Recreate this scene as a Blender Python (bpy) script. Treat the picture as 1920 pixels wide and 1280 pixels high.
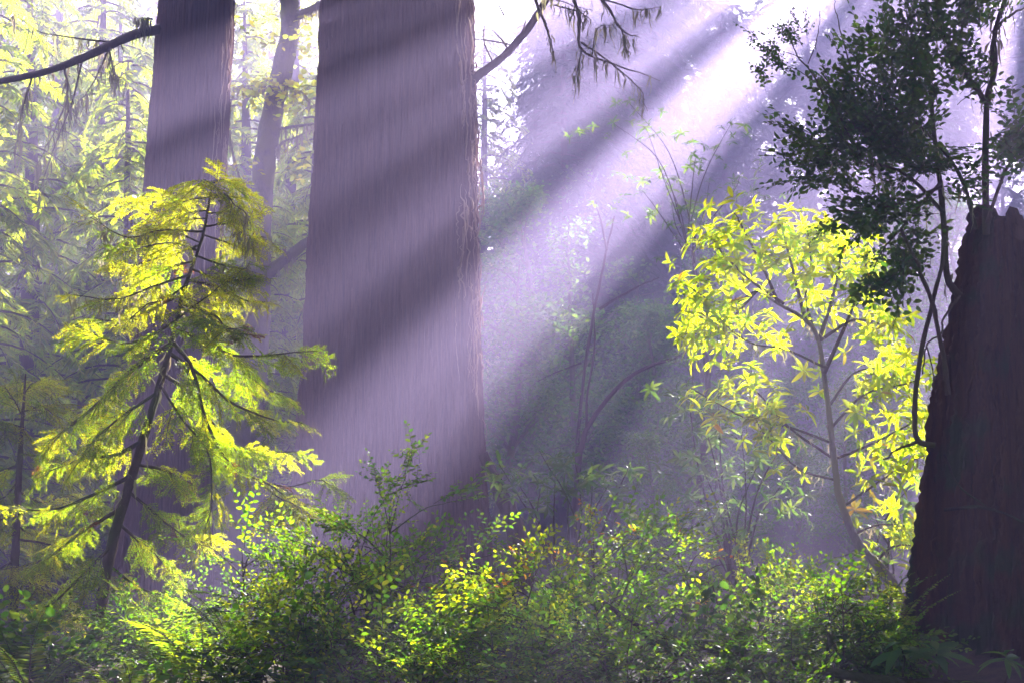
import bpy, math, random
import numpy as np
from mathutils import Vector, Matrix

R = math.radians
sc = bpy.context.scene
for o in list(bpy.data.objects):
    bpy.data.objects.remove(o, do_unlink=True)
COL = sc.collection

# ------------------------------------------------------------------ camera, sky, sun, exposure
CAM_Z, PITCH, LENS = 1.9, R(4.5), 50.0
F_PX = 1920 * LENS / 36.0
cam_d = bpy.data.cameras.new('camera'); cam_d.lens = LENS; cam_d.sensor_width = 36
cam_d.clip_start = 0.05; cam_d.clip_end = 2000
cam = bpy.data.objects.new('camera', cam_d); COL.objects.link(cam)
cam.location = (0, 0, CAM_Z); cam.rotation_euler = (R(90) + PITCH, 0, 0)
sc.camera = cam

SUN_EL, SUN_AZ = R(25.2), R(21.0)      # azimuth clockwise from +Y: ahead of the camera and to the right
DS = np.array([math.sin(SUN_AZ) * math.cos(SUN_EL), math.cos(SUN_AZ) * math.cos(SUN_EL), math.sin(SUN_EL)])
world = bpy.data.worlds.new('World'); sc.world = world; world.use_nodes = True
wn = world.node_tree; bg = wn.nodes['Background']
sky = wn.nodes.new('ShaderNodeTexSky'); sky.sky_type = 'NISHITA'; sky.sun_disc = False
sky.sun_elevation = SUN_EL; sky.sun_rotation = SUN_AZ; sky.air_density = 1.0; sky.dust_density = 1.0; sky.ozone_density = 2.0
wn.links.new(sky.outputs[0], bg.inputs['Color']); bg.inputs['Strength'].default_value = 0.065
sun_d = bpy.data.lights.new('sun', 'SUN'); sun_d.energy = 5.0; sun_d.angle = R(0.5); sun_d.color = (1.0, 0.95, 0.88)
sun = bpy.data.objects.new('sun', sun_d); COL.objects.link(sun)
sun.rotation_euler = Vector(DS).to_track_quat('Z', 'Y').to_euler(); sun.location = (20, 40, 40)

sc.view_settings.view_transform = 'Standard'; sc.view_settings.look = 'None'
sc.view_settings.exposure = 4.02; sc.view_settings.gamma = 1.0; sc.view_settings.use_curve_mapping = False
HAZE_DENSITY, HAZE_COLOR, HAZE_G = 0.0140, (0.68, 0.56, 1.0), 0.36

sc.render.engine = 'CYCLES'
cy = sc.cycles
cy.use_denoising = True
try:
    cy.denoiser = 'OPENIMAGEDENOISE'; cy.denoising_input_passes = 'RGB_ALBEDO_NORMAL'; cy.denoising_prefilter = 'ACCURATE'
except Exception:
    pass
cy.max_bounces = 6; cy.diffuse_bounces = 3; cy.glossy_bounces = 2; cy.transmission_bounces = 4; cy.volume_bounces = 0
cy.transparent_max_bounces = 4; cy.sample_clamp_indirect = 6.0; cy.caustics_reflective = False; cy.caustics_refractive = False

# ------------------------------------------------------------------ helpers
rng = np.random.default_rng(11)
CP, SP = math.cos(PITCH), math.sin(PITCH)

def at(px, py, d):
    """point of the photograph's pixel (1920x1280) at the distance y = d"""
    a = (px - 960) / F_PX; b = (640 - py) / F_PX
    y = CP - b * SP; z = SP + b * CP
    k = d / y
    return np.array([a * k, d, CAM_Z + z * k])

def pts(lst, d=None):
    return np.array([at(p[0], p[1], p[2] if len(p) > 2 else d) for p in lst])

def unit(v):
    v = np.asarray(v, float); n = np.linalg.norm(v, axis=-1, keepdims=True)
    return v / np.maximum(n, 1e-9)

def smooth_path(P, n):
    """Catmull-Rom through the points P, n samples"""
    P = np.asarray(P, float)
    if len(P) == 2:
        t = np.linspace(0, 1, n)[:, None]
        return P[0] * (1 - t) + P[1] * t
    Q = np.vstack([2 * P[0] - P[1], P, 2 * P[-1] - P[-2]])
    s = np.linspace(0, len(P) - 1 - 1e-6, n); i = s.astype(int); t = (s - i)[:, None]
    p0, p1, p2, p3 = Q[i], Q[i + 1], Q[i + 2], Q[i + 3]
    return 0.5 * (2 * p1 + (p2 - p0) * t + (2 * p0 - 5 * p1 + 4 * p2 - p3) * t ** 2 + (3 * p1 - p0 - 3 * p2 + p3) * t ** 3)

class MB:
    """collects vertices, faces (with a material slot) and builds one mesh"""
    def __init__(s):
        s.v, s.f, s.m, s.n = [], [], [], 0
    def add(s, V, F, mat=0):
        V = np.asarray(V, float).reshape(-1, 3); F = np.asarray(F, int)
        s.v.append(V); s.f.append(F + s.n); s.m.append(np.full(len(F), mat)); s.n += len(V)
    def tube(s, P, rad, sides=6, mat=0, cap=True, bump=0.0, r_=None):
        P = np.asarray(P, float); n = len(P)
        rad = np.interp(np.linspace(0, 1, n), np.linspace(0, 1, len(rad)), rad) if np.ndim(rad) else np.full(n, rad)
        T = unit(np.gradient(P, axis=0))
        ref = np.array([0.31, 0.9, 0.17]) if abs(T[:, 2]).mean() > .5 else np.array([0.1, 0.2, 1.0])
        A = unit(np.cross(T, ref)); B = np.cross(T, A)
        th = np.linspace(0, 2 * np.pi, sides, endpoint=False)
        rr = rad[:, None] * np.ones((1, sides))
        if bump:
            g = r_ if r_ is not None else rng
            rr = rr * (1 + bump * g.normal(0, 1, (n, sides)))
        V = P[:, None] + rr[..., None] * (np.cos(th)[None, :, None] * A[:, None] + np.sin(th)[None, :, None] * B[:, None])
        i = np.arange(n - 1)[:, None] * sides; j = np.arange(sides)[None]; j2 = (j + 1) % sides
        F = np.stack([i + j, i + j2, i + sides + j2, i + sides + j], -1).reshape(-1, 4)
        s.add(V, F, mat)
        if cap:
            b = s.n - n * sides
            for k0, rev in ((0, True), ((n - 1) * sides, False)):
                c = s.n
                s.v.append(P[[0]] if rev else P[[-1]]); s.n += 1
                jj = np.arange(sides)
                Fc = np.stack([np.full(sides, c), b + k0 + jj, b + k0 + (jj + 1) % sides], -1)
                if rev: Fc = Fc[:, ::-1]
                s.f.append(Fc); s.m.append(np.full(sides, mat))
        return s
    def stamp(s, V, F, M, L, mat=0):
        """copies of the shape V, F under the matrices M (k,3,3) and the offsets L (k,3)"""
        V = np.asarray(V); k = len(M)
        W = np.einsum('kij,nj->kni', M, V) + np.asarray(L)[:, None]
        FF = (np.asarray(F)[None] + (np.arange(k) * len(V))[:, None, None]).reshape(-1, np.shape(F)[1])
        s.add(W.reshape(-1, 3), FF, mat)
    def mesh(s, name, mats, smooth=True):
        V = np.concatenate(s.v); me = bpy.data.meshes.new(name)
        me.vertices.add(len(V)); me.vertices.foreach_set('co', V.astype(np.float32).ravel())
        sizes = np.concatenate([np.full(len(f), f.shape[1]) for f in s.f]); loops = np.concatenate([f.ravel() for f in s.f])
        me.loops.add(len(loops)); me.loops.foreach_set('vertex_index', loops.astype(np.int32))
        me.polygons.add(len(sizes))
        me.polygons.foreach_set('loop_start', (np.cumsum(sizes) - sizes).astype(np.int32))
        me.polygons.foreach_set('loop_total', sizes.astype(np.int32))
        me.polygons.foreach_set('material_index', np.concatenate(s.m).astype(np.int32))
        me.polygons.foreach_set('use_smooth', np.full(len(sizes), smooth))
        for m in (mats if isinstance(mats, (list, tuple)) else [mats]): me.materials.append(m)
        me.update(calc_edges=True)
        return me

def tag(o, label=None, cat=None, group=None, kind=None):
    for k, v in (('label', label), ('category', cat), ('group', group), ('kind', kind)):
        if v: o[k] = v
    return o
def link(name, me, parent=None, mtx=None):
    o = bpy.data.objects.new(name, me); COL.objects.link(o)
    if parent is not None: o.parent = parent
    if mtx is not None: o.matrix_basis = mtx
    return o
def thing(name, label, cat, loc=(0, 0, 0), group=None):
    o = bpy.data.objects.new(name, None); COL.objects.link(o); o.location = tuple(map(float, loc)); o.empty_display_size = .1
    return tag(o, label, cat, group)
def part(name, mb, mats, parent, loc=None, smooth=True):
    """a mesh given in world coordinates, made a child of the thing that stands at loc"""
    me = mb.mesh(name, mats, smooth) if isinstance(mb, MB) else mb
    o = link(name, me, parent)
    off = -Vector(parent.location) if loc is None else Vector(loc)
    o.location = off
    return o
def frame(x, zhint):
    """3x3 matrices whose columns are (x, y, z) with x along the given direction"""
    x = unit(x); z = np.asarray(zhint, float) * np.ones_like(x)
    y = unit(np.cross(z, x)); z = np.cross(x, y)
    return np.stack([x, y, z], -1)
def mtx(M, L, s=1.0):
    m = Matrix([list(map(float, r)) for r in (M * s)]).to_4x4(); m.translation = Vector(tuple(map(float, L)))
    return m

# ------------------------------------------------------------------ materials
def new_mat(name):
    m = bpy.data.materials.new(name); m.use_nodes = True; nt = m.node_tree; nt.nodes.clear()
    return m, nt, nt.nodes.new, nt.links.new
def leaf_mat(name, refl, trans, mix=.55, gloss=.05, rough=.35, var=.25, hue=.03, obj_random=True):
    """thin leaf: reflects one colour, lets another through, a waxy film on top"""
    m, nt, N, Lk = new_mat(name)
    out = N('ShaderNodeOutputMaterial'); geo = N('ShaderNodeNewGeometry'); oi = N('ShaderNodeObjectInfo')
    add = N('ShaderNodeMath'); add.operation = 'ADD'; fr = N('ShaderNodeMath'); fr.operation = 'FRACT'
    Lk(geo.outputs['Random Per Island'], add.inputs[0]); Lk(oi.outputs['Random'], add.inputs[1]); Lk(add.outputs[0], fr.inputs[0])
    val = N('ShaderNodeMapRange'); val.inputs[3].default_value = 1 - var; val.inputs[4].default_value = 1 + var
    hu = N('ShaderNodeMapRange'); hu.inputs[3].default_value = .5 - hue; hu.inputs[4].default_value = .5 + hue
    Lk(fr.outputs[0], val.inputs[0])
    f2 = N('ShaderNodeMath'); f2.operation = 'MULTIPLY'; f2.inputs[1].default_value = 7.31
    f3 = N('ShaderNodeMath'); f3.operation = 'FRACT'
    Lk(fr.outputs[0], f2.inputs[0]); Lk(f2.outputs[0], f3.inputs[0]); Lk(f3.outputs[0], hu.inputs[0])
    cols = []
    for c in (refl, trans):
        h = N('ShaderNodeHueSaturation'); h.inputs['Color'].default_value = (*c, 1)
        Lk(hu.outputs[0], h.inputs['Hue']); Lk(val.outputs[0], h.inputs['Value']); cols.append(h)
    d = N('ShaderNodeBsdfDiffuse'); t = N('ShaderNodeBsdfTranslucent'); g = N('ShaderNodeBsdfGlossy'); g.inputs['Roughness'].default_value = rough
    Lk(cols[0].outputs[0], d.inputs[0]); Lk(cols[1].outputs[0], t.inputs[0])
    mx = N('ShaderNodeMixShader'); mx.inputs[0].default_value = mix; Lk(d.outputs[0], mx.inputs[1]); Lk(t.outputs[0], mx.inputs[2])
    mg = N('ShaderNodeMixShader'); mg.inputs[0].default_value = gloss; Lk(mx.outputs[0], mg.inputs[1]); Lk(g.outputs[0], mg.inputs[2])
    Lk(mg.outputs[0], out.inputs[0])
    return m
def bark_mat(name, c1, c2, scale=(9, 9, .55), bump=.03, moss=None, moss_amt=.5, rough=.9, fine=6.0):
    m, nt, N, Lk = new_mat(name)
    out = N('ShaderNodeOutputMaterial'); p = N('ShaderNodeBsdfPrincipled'); tc = N('ShaderNodeTexCoord'); mp = N('ShaderNodeMapping')
    mp.inputs['Scale'].default_value = scale; Lk(tc.outputs['Object'], mp.inputs[0])
    n1 = N('ShaderNodeTexNoise'); n1.inputs['Scale'].default_value = 1.6; n1.inputs['Detail'].default_value = 8; n1.inputs['Roughness'].default_value = .68
    n2 = N('ShaderNodeTexNoise'); n2.inputs['Scale'].default_value = fine; n2.inputs['Detail'].default_value = 6
    Lk(mp.outputs[0], n1.inputs[0]); Lk(mp.outputs[0], n2.inputs[0])
    r = N('ShaderNodeValToRGB'); r.color_ramp.elements[0].position = .32; r.color_ramp.elements[1].position = .7
    r.color_ramp.elements[0].color = (*c1, 1); r.color_ramp.elements[1].color = (*c2, 1)
    mix = N('ShaderNodeMix'); mix.data_type = 'FLOAT'; mix.inputs[0].default_value = .45
    Lk(n1.outputs[0], mix.inputs[2]); Lk(n2.outputs[0], mix.inputs[3]); Lk(mix.outputs[0], r.inputs[0])
    col = r.outputs[0]
    if moss:
        n3 = N('ShaderNodeTexNoise'); n3.inputs['Scale'].default_value = 2.2; n3.inputs['Detail'].default_value = 7; Lk(tc.outputs['Object'], n3.inputs[0])
        rm = N('ShaderNodeMapRange'); rm.inputs[1].default_value = .62 - moss_amt * .3; rm.inputs[2].default_value = .72 - moss_amt * .25
        Lk(n3.outputs[0], rm.inputs[0])
        mc = N('ShaderNodeMix'); mc.data_type = 'RGBA'; mc.inputs[7].default_value = (*moss, 1)
        Lk(rm.outputs[0], mc.inputs[0]); Lk(col, mc.inputs[6]); col = mc.outputs[2]
    Lk(col, p.inputs['Base Color']); p.inputs['Roughness'].default_value = rough; p.inputs['Specular IOR Level'].default_value = .2
    b = N('ShaderNodeBump'); b.inputs['Strength'].default_value = .9; b.inputs['Distance'].default_value = bump
    Lk(mix.outputs[0], b.inputs['Height']); Lk(b.outputs[0], p.inputs['Normal']); Lk(p.outputs[0], out.inputs[0])
    return m

M = {}
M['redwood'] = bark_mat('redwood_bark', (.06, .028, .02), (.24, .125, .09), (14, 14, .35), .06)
M['strip_lit'] = bark_mat('bark_strip', (.28, .17, .12), (.46, .32, .24), (20, 20, .6), .01)  # paler than the bark: sunlight on the strips put into their colour
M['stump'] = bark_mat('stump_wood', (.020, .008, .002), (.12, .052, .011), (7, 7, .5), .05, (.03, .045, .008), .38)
M['grey_bark'] = bark_mat('grey_bark', (.09, .075, .06), (.26, .23, .19), (6, 6, 2.5), .03, (.20, .19, .06), .5)
M['far_bark'] = bark_mat('far_bark', (.05, .03, .022), (.16, .10, .075), (10, 10, .5), .03)
M['twig'] = bark_mat('twig_bark', (.045, .03, .018), (.13, .09, .05), (30, 30, 10), .004, (.07, .075, .015), .5)
M['dead'] = bark_mat('dead_wood', (.10, .07, .05), (.28, .2, .15), (30, 30, 10), .004)
M['log'] = bark_mat('log_bark', (.015, .010, .006), (.06, .04, .022), (8, 8, 8), .03, (.05, .06, .012), .55)
M['lichen'] = leaf_mat('hanging_lichen', (.28, .27, .17), (.34, .30, .16), .45, 0, var=.2)
M['salal'] = leaf_mat('salal_leaf', (.018, .05, .008), (.16, .30, .008), .5, .035, .3)
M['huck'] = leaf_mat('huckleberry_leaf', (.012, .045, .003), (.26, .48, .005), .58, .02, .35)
M['huck_new'] = leaf_mat('huckleberry_young_leaf', (.06, .11, .008), (.56, .66, .004), .62, .015, .35)
M['huck_red'] = leaf_mat('huckleberry_red_leaf', (.20, .08, .02), (.62, .26, .01), .6, .015, .35)
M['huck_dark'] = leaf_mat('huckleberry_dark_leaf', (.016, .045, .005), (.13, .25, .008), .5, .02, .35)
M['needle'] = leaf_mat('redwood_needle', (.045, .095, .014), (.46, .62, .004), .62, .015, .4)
M['needle_lit'] = leaf_mat('redwood_lit_needle', (.06, .12, .006), (.80, .82, .004), .66, .015, .4)  # brighter yellow needle, sunlight put into the colour, mostly for the crown top
M['needle_dead'] = leaf_mat('redwood_brown_needle', (.20, .09, .03), (.35, .15, .03), .5, .02, .5)
M['rhodo'] = leaf_mat('rhododendron_sunlit_leaf', (.05, .09, .008), (.66, .78, .002), .70, .012, .3, .42, .035)  # strong yellow let-through colour put in so the leaves look sunlit
M['rhodo_dull'] = leaf_mat('rhododendron_shade_leaf', (.06, .15, .03), (.22, .36, .03), .5, .03, .3)  # duller copy of the leaf for the dim and misty bushes
M['rhodo_yellow'] = leaf_mat('rhododendron_yellow_leaf', (.30, .20, .01), (.5, .34, .01), .5, .04, .35)
M['maple'] = leaf_mat('maple_leaf', (.09, .14, .02), (.78, .76, .02), .66, .03, .4)
M['fern'] = leaf_mat('fern_leaf', (.025, .08, .006), (.36, .48, .012), .6, .02, .4)
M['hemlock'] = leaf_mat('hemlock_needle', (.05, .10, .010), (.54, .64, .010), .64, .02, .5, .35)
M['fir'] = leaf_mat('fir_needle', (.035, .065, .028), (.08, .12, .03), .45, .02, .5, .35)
M['canopy'] = leaf_mat('shade_canopy_needle', (.03, .05, .018), (.05, .08, .012), .4, .02, .5, .3)
M['oak'] = leaf_mat('understory_leaf', (.03, .09, .02), (.22, .40, .03), .6, .03, .4, .3)

# ------------------------------------------------------------------ ground
def ground_z(x, y):
    x = np.asarray(x, float); y = np.asarray(y, float)
    z = .10 * np.sin(x * .55 + 1.3) * np.cos(y * .43) + .06 * np.sin(x * 1.7 + y * 1.1) + .03 * np.sin(x * 3.1 - y * 2.7 + 1)
    z = z + .55 * np.exp(-((x - 4.6) / 2.2) ** 2 - ((y - 10.5) / 2.6) ** 2) + .30 * np.exp(-((x - 3.6) / 2.0) ** 2 - ((y - 14) / 2.5) ** 2)
    z = z + .28 * np.exp(-((x + 3.4) / 2.2) ** 2 - ((y - 10.8) / 2.5) ** 2)
    z = z - .45 * np.exp(-((x + 5.5) / 4) ** 2 - ((y - 22) / 6) ** 2)
    z = z + np.clip(y - 45, 0, 100) * .03
    return z
def gz(x, y): return float(ground_z(x, y))

gm, nt, N, Lk = new_mat('forest_floor')
out = N('ShaderNodeOutputMaterial'); p = N('ShaderNodeBsdfPrincipled'); tc = N('ShaderNodeTexCoord')
n1 = N('ShaderNodeTexNoise'); n1.inputs['Scale'].default_value = 9; n1.inputs['Detail'].default_value = 10; n1.inputs['Roughness'].default_value = .7
n2 = N('ShaderNodeTexNoise'); n2.inputs['Scale'].default_value = .5; n2.inputs['Detail'].default_value = 4
Lk(tc.outputs['Object'], n1.inputs[0]); Lk(tc.outputs['Object'], n2.inputs[0])
r1 = N('ShaderNodeValToRGB'); r1.color_ramp.elements[0].color = (.025, .016, .009, 1); r1.color_ramp.elements[1].color = (.13, .075, .035, 1)
r1.color_ramp.elements[0].position = .3; r1.color_ramp.elements[1].position = .72
mc = N('ShaderNodeMix'); mc.data_type = 'RGBA'; mc.inputs[7].default_value = (.035, .05, .01, 1)
rr = N('ShaderNodeMapRange'); rr.inputs[1].default_value = .48; rr.inputs[2].default_value = .62; Lk(n2.outputs[0], rr.inputs[0])
Lk(n1.outputs[0], r1.inputs[0]); Lk(r1.outputs[0], mc.inputs[6]); Lk(rr.outputs[0], mc.inputs[0]); Lk(mc.outputs[2], p.inputs['Base Color'])
p.inputs['Roughness'].default_value = .95
b = N('ShaderNodeBump'); b.inputs['Distance'].default_value = .06; Lk(n1.outputs[0], b.inputs['Height']); Lk(b.outputs[0], p.inputs['Normal']); Lk(p.outputs[0], out.inputs[0])
gx = np.concatenate([np.linspace(-150, -14, 40), np.linspace(-13.7, 13.7, 130), np.linspace(14, 150, 40)])
gy = np.concatenate([np.linspace(-60, -2, 16), np.linspace(-1.5, 30, 150), np.linspace(31, 220, 60)])
X, Y = np.meshgrid(gx, gy, indexing='ij')
mb = MB(); nX, nY = X.shape
idx = np.arange(nX * nY).reshape(nX, nY)
Zg = ground_z(X, Y) + rng.normal(0, .012, X.shape)
mb.add(np.stack([X, Y, Zg], -1).reshape(-1, 3), np.stack([idx[:-1, :-1], idx[1:, :-1], idx[1:, 1:], idx[:-1, 1:]], -1).reshape(-1, 4))
tag(link('ground', mb.mesh('ground', gm)), kind='structure')

# ------------------------------------------------------------------ sunlight through the added canopy: gaps set where the shafts should fall
U = np.array([math.cos(SUN_AZ), -math.sin(SUN_AZ), 0.0]); Vv = np.cross(U, DS) * -1
if Vv[2] < 0: Vv = -Vv
CUV = np.array([0.0, CAM_Z * Vv[2]])
def suv(P): return np.array([P @ U, P @ Vv])
# where single spots of sun reach the plants (photo column, row, distance, radius)
FLECKS = [(1450, 430, 13.2, .5), (1500, 550, 13.2, .55), (1400, 520, 13.2, .5), (1570, 450, 13.2, .5), (1320, 610, 13.2, .42), (1650, 650, 13.2, .5), (1710, 800, 13.2, .5), (1600, 590, 13.2, .5), (1640, 730, 13.2, .45),
          (1560, 900, 13.0, .35), (1280, 530, 13.2, .3), (1680, 950, 13, .3), (1440, 1040, 11.5, .4), (1190, 930, 9.4, .22), (1000, 1000, 9, .22), (880, 1130, 8.4, .25), (1240, 1210, 9.5, .3), (1620, 1180, 10.5, .4), (560, 1020, 9.0, .28),
          (400, 1200, 9, .55), (250, 1230, 9.5, .6), (120, 1220, 9.2, .5), (330, 1120, 10, .3), (1560, 1090, 9.4, .3), (340, 420, 11.2, .45), (400, 480, 11.2, .4), (380, 380, 11.2, .4), (440, 430, 11.2, .3), (250, 440, 11.2, .4), (180, 560, 11.2, .4), (480, 560, 11.2, .2), (100, 1000, 11.5, .7), (60, 880, 12, .7), (450, 1110, 9.3, .25), (420, 560, 11.2, .3), (1380, 440, 13.2, .4), (1620, 520, 13.2, .4), (300, 510, 11.2, .4), (220, 470, 11.2, .35), (400, 620, 11.2, .25), (150, 780, 11.4, .5), (740, 1000, 9.5, .12), (640, 1030, 9.1, .18), (1100, 1140, 8.3, .15), (1480, 1130, 9.4, .25), (1400, 800, 16, .5), (1330, 930, 16, .45), (1300, 740, 16, .35), (1060, 865, 15, .45), (1140, 880, 15, .4), (960, 880, 15, .35), (1450, 900, 16, .35), ]
def bump1(x, a, b, s):
    return 1 / (1 + np.exp(-(x - a) / s)) * 1 / (1 + np.exp((x - b) / s))
def gap(u, v):
    """0 closed canopy .. 1 open, over the plane square to the sun; polar about the photographer's spot"""
    du, dv = u - CUV[0], v - CUV[1]
    rho = np.hypot(du, dv); phi = np.degrees(np.arctan2(-dv, -du))
    wob = .5 * np.sin(rho * .9 + 1) + .4 * np.sin(rho * 2.1 + phi * .2)
    ph = phi + wob
    g = 0 * rho
    def beam(p0, p1, r0, r1, s=.55):
        return bump1(ph, p0, p1, s) * bump1(rho, r0, r1, .25)
    g = np.maximum(g, beam(9.8, 15.5, 7.5, 12.4))
    g = np.maximum(g, beam(15.0, 23.0, 6.5, 11.8))       # high on the great trunk, top of the young redwood
    g = np.maximum(g, beam(27.6, 33.0, 6.6, 11.6))
    g = np.maximum(g, np.maximum(beam(35.0, 47.5, 7.0, 12.2), beam(35.0, 44.5, 5.7, 7.1)))       # the broad shaft across the middle
    for fx, fy, fd, fr in FLECKS:
        fu, fv = suv(at(fx, fy, fd)); g = np.maximum(g, 1 / (1 + np.exp(np.clip((np.hypot(u - fu, v - fv) - fr) / .07, -50, 50))))
    g = np.maximum(g, beam(78, 84, 6.5, 10.5))         # pale air behind the stump shrub
    g = np.maximum(g, bump1(ph, -60, 47, .6) * bump1(rho, 15.5, 90, .4))   # sunny wood far to the left
    g = np.maximum(g, bump1(ph, -60, 23, .6) * bump1(rho, 12.7, 90, .4))
    return np.clip(g, 0, 1)

# ------------------------------------------------------------------ the two redwoods
def fluted_trunk(zs, cx, cy, rad, nth, seed, ridge=.06, flute=.03, flare_z=1.6, grit=.003):
    g = np.random.default_rng(seed)
    zs = np.asarray(zs); th = np.linspace(0, 2 * np.pi, nth, endpoint=False)
    Z, T = np.meshgrid(zs, th, indexing='ij')
    h = np.zeros_like(Z)
    for k in range(14):
        f = int(g.integers(22, 95)); w = np.zeros_like(zs)
        for q in range(3): w = w + g.uniform(.4, 1.3) * np.sin(zs * g.uniform(.3, 1.9) + g.uniform(0, 6.3))
        s = np.sin(f * T + w[:, None] + g.uniform(0, 6.3))
        h += (1 - np.abs(s)) ** 2 * g.uniform(.4, 1.0)
    for k in range(5):
        f = int(g.integers(11, 26)); w = .9 * np.sin(zs * g.uniform(.2, .8) + g.uniform(0, 6.3)) + .5 * np.sin(zs * g.uniform(1, 2.5))
        h += 1.3 * (1 - np.abs(np.sin(f * T + w[:, None] + g.uniform(0, 6.3)))) ** 3
    h = (h - h.mean()) / h.std()
    fl = np.zeros_like(Z)
    for k in (3, 4, 5, 7, 9, 11):
        fl += np.sin(k * T + g.uniform(0, 6.3) + .12 * Z * g.uniform(-1, 1)) / k ** .5
    rz = np.interp(zs, *rad)[:, None]
    base = np.exp(-np.clip(zs - zs.min(), 0, 99) / flare_z)[:, None]
    rr = rz * (1 + flute * fl * (.6 + 2.2 * base)) + ridge * np.clip(h, -2, 2.2) * .5 + g.normal(0, grit, Z.shape)
    V = np.stack([np.interp(zs, *cx)[:, None] + rr * np.cos(T), np.interp(zs, *cy)[:, None] + rr * np.sin(T), Z], -1)
    n, m = Z.shape; idx = np.arange(n * m).reshape(n, m); nx = np.roll(idx, -1, 1)
    mb = MB(); mb.add(V.reshape(-1, 3), np.stack([idx[:-1], nx[:-1], nx[1:], idx[1:]], -1).reshape(-1, 4))
    return mb, V, th, zs

def bark_strips(parent, V, th, zs, count, a0, a1, z0, z1, seed, wid=(.012, .03)):
    """loose strings of bark standing proud of the trunk"""
    g = np.random.default_rng(seed)
    for k in range(count):
        a = g.uniform(a0, a1); L = g.uniform(.3, 1.9); zc = g.uniform(z0, z1)
        n = 26; z = np.linspace(zc - L / 2, zc + L / 2, n)
        aa = a + .014 * np.cumsum(g.normal(0, .22, n)) + .004 * np.sin(z * g.uniform(2, 5))
        i = np.clip(np.searchsorted(zs, z), 0, len(zs) - 1); j = (aa / (2 * np.pi) * len(th)).astype(int) % len(th)
        P = V[i, j].copy(); c = V[i].mean(1); outw = unit(P - c) * np.array([1, 1, 0]); P[:, 2] = z
        P = P + outw * (.045 + .04 * np.abs(np.sin(z * 2 + k)))[:, None]
        w = g.uniform(*wid)
        mb = MB(); mb.tube(P, [.002, w, w * .5, w, .002], 5, bump=.35, r_=g)
        part('bark_strip', mb, M['strip_lit'], parent)

ZT = np.concatenate([np.linspace(-1.2, 10, 190), np.linspace(10.3, 25, 24)])
rb = thing('redwood_tree', 'huge purple brown redwood trunk with sunlit bark ridges, tallest thing in the middle', 'tree', (-1.68, 20.6, -.6))
mb, V1, th1, zs1 = fluted_trunk(ZT, ([-1, 3.4, 8, 25], [-1.73, -1.71, -1.67, -1.5]), ([-1, 25], [20.6, 20.6]), ([-1.2, .2, 1.5, 3.4, 8.1, 16, 25], [1.62, 1.48, 1.34, 1.24, 1.09, .85, .5]), 560, 3)
part('trunk', mb, M['redwood'], rb)
bark_strips(rb, V1, th1, zs1, 64, -.80, -.02, 2.8, 9, 5, (.005, .016))
rl = thing('redwood_tree', 'slimmer straight redwood trunk behind the young redwood', 'tree', (-5.0, 21.5, -.8))
mb, V2, th2, zs2 = fluted_trunk(ZT, ([-1, 2, 8.5, 25], [-5.3, -5.2, -4.88, -4.2]), ([-1, 25], [21.5, 21.5]), ([-1.2, .2, 1.5, 3.4, 8.6, 16, 25], [.82, .74, .66, .62, .56, .45, .3]), 320, 4, ridge=.028)
part('trunk', mb, M['redwood'], rl)
bark_strips(rl, V2, th2, zs2, 34, -.8, -.02, 3.2, 9.2, 6, (.005, .013))

def limb(parent, P, r0, r1, mat='twig', name='branch', n=24, sides=8, wig=.02, seed=0, label=None):
    g = np.random.default_rng(seed); Q = smooth_path(P, n)
    Q = Q + np.cumsum(g.normal(0, wig / 3, Q.shape), 0) * np.linspace(0, 1, n)[:, None] * .6
    mb = MB(); mb.tube(Q, np.linspace(r0, r1, n), sides, bump=.07, r_=g)
    o = part(name, mb, M[mat], parent)
    if label: o['label'] = label
    return Q
def strands(paths, g, per=20, length=.25, wid=.006):
    """lichen: thin ragged ribbons that hang from the paths"""
    mb = MB()
    for Q in paths:
        for k in range(per):
            p = Q[g.integers(len(Q) // 6, len(Q))] + g.normal(0, .012, 3); L = length * g.uniform(.25, 1.1); n = 5
            t = np.linspace(0, 1, n); off = np.cumsum(g.normal(0, .018, (n, 3)), 0) * [1, 1, .2]
            C = p + off - np.stack([0 * t, 0 * t, t * L], -1); sd = unit(g.normal(0, 1, 3) * [1, 1, .05])
            w = wid * np.array([.5, 1.3, 1, .7, .15]) * g.uniform(.6, 1.8)
            Vs = np.stack([C - sd * w[:, None], C + sd * w[:, None]], 1).reshape(-1, 3)
            i = np.arange(n - 1) * 2
            mb.add(Vs, np.stack([i, i + 1, i + 3, i + 2], -1))
    return mb

g = np.random.default_rng(21)
# bare limb of the slimmer redwood reaching to the left edge, with drooping lichened twigs
Q = limb(rl, pts([(300, 55, 21.2), (245, 68, 20.8), (160, 108, 20.3), (80, 138, 20), (-60, 172, 19.6), (-160, 230, 19.5)]), .075, .035, 'dead', seed=2)
dr = [limb(rl, pts(p_), .018, .004, 'dead', 'dead_twig', 16, 5, .05, 30 + i) for i, p_ in enumerate([
    [(155, 110, 20.3), (135, 190, 20.2), (105, 270, 20.2), (75, 360, 20.2)], [(205, 90, 20.5), (180, 150, 20.4), (150, 200, 20.3)],
    [(120, 122, 20.1), (125, 180, 20.2), (95, 250, 20.3), (60, 310, 20.3)], [(230, 80, 20.6), (150, 75, 20.5), (70, 60, 20.4), (20, 30, 20.2)],
    [(60, 145, 20), (40, 220, 20), (30, 300, 20.1)], [(205, 92, 20.5), (215, 140, 20.4), (235, 160, 20.4)], [(286, 36, 21), (262, 32, 20.8)]])]
part('lichen', strands(dr + [Q], g, 42, .42, .008), M['lichen'], rl)['kind'] = 'stuff'
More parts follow.
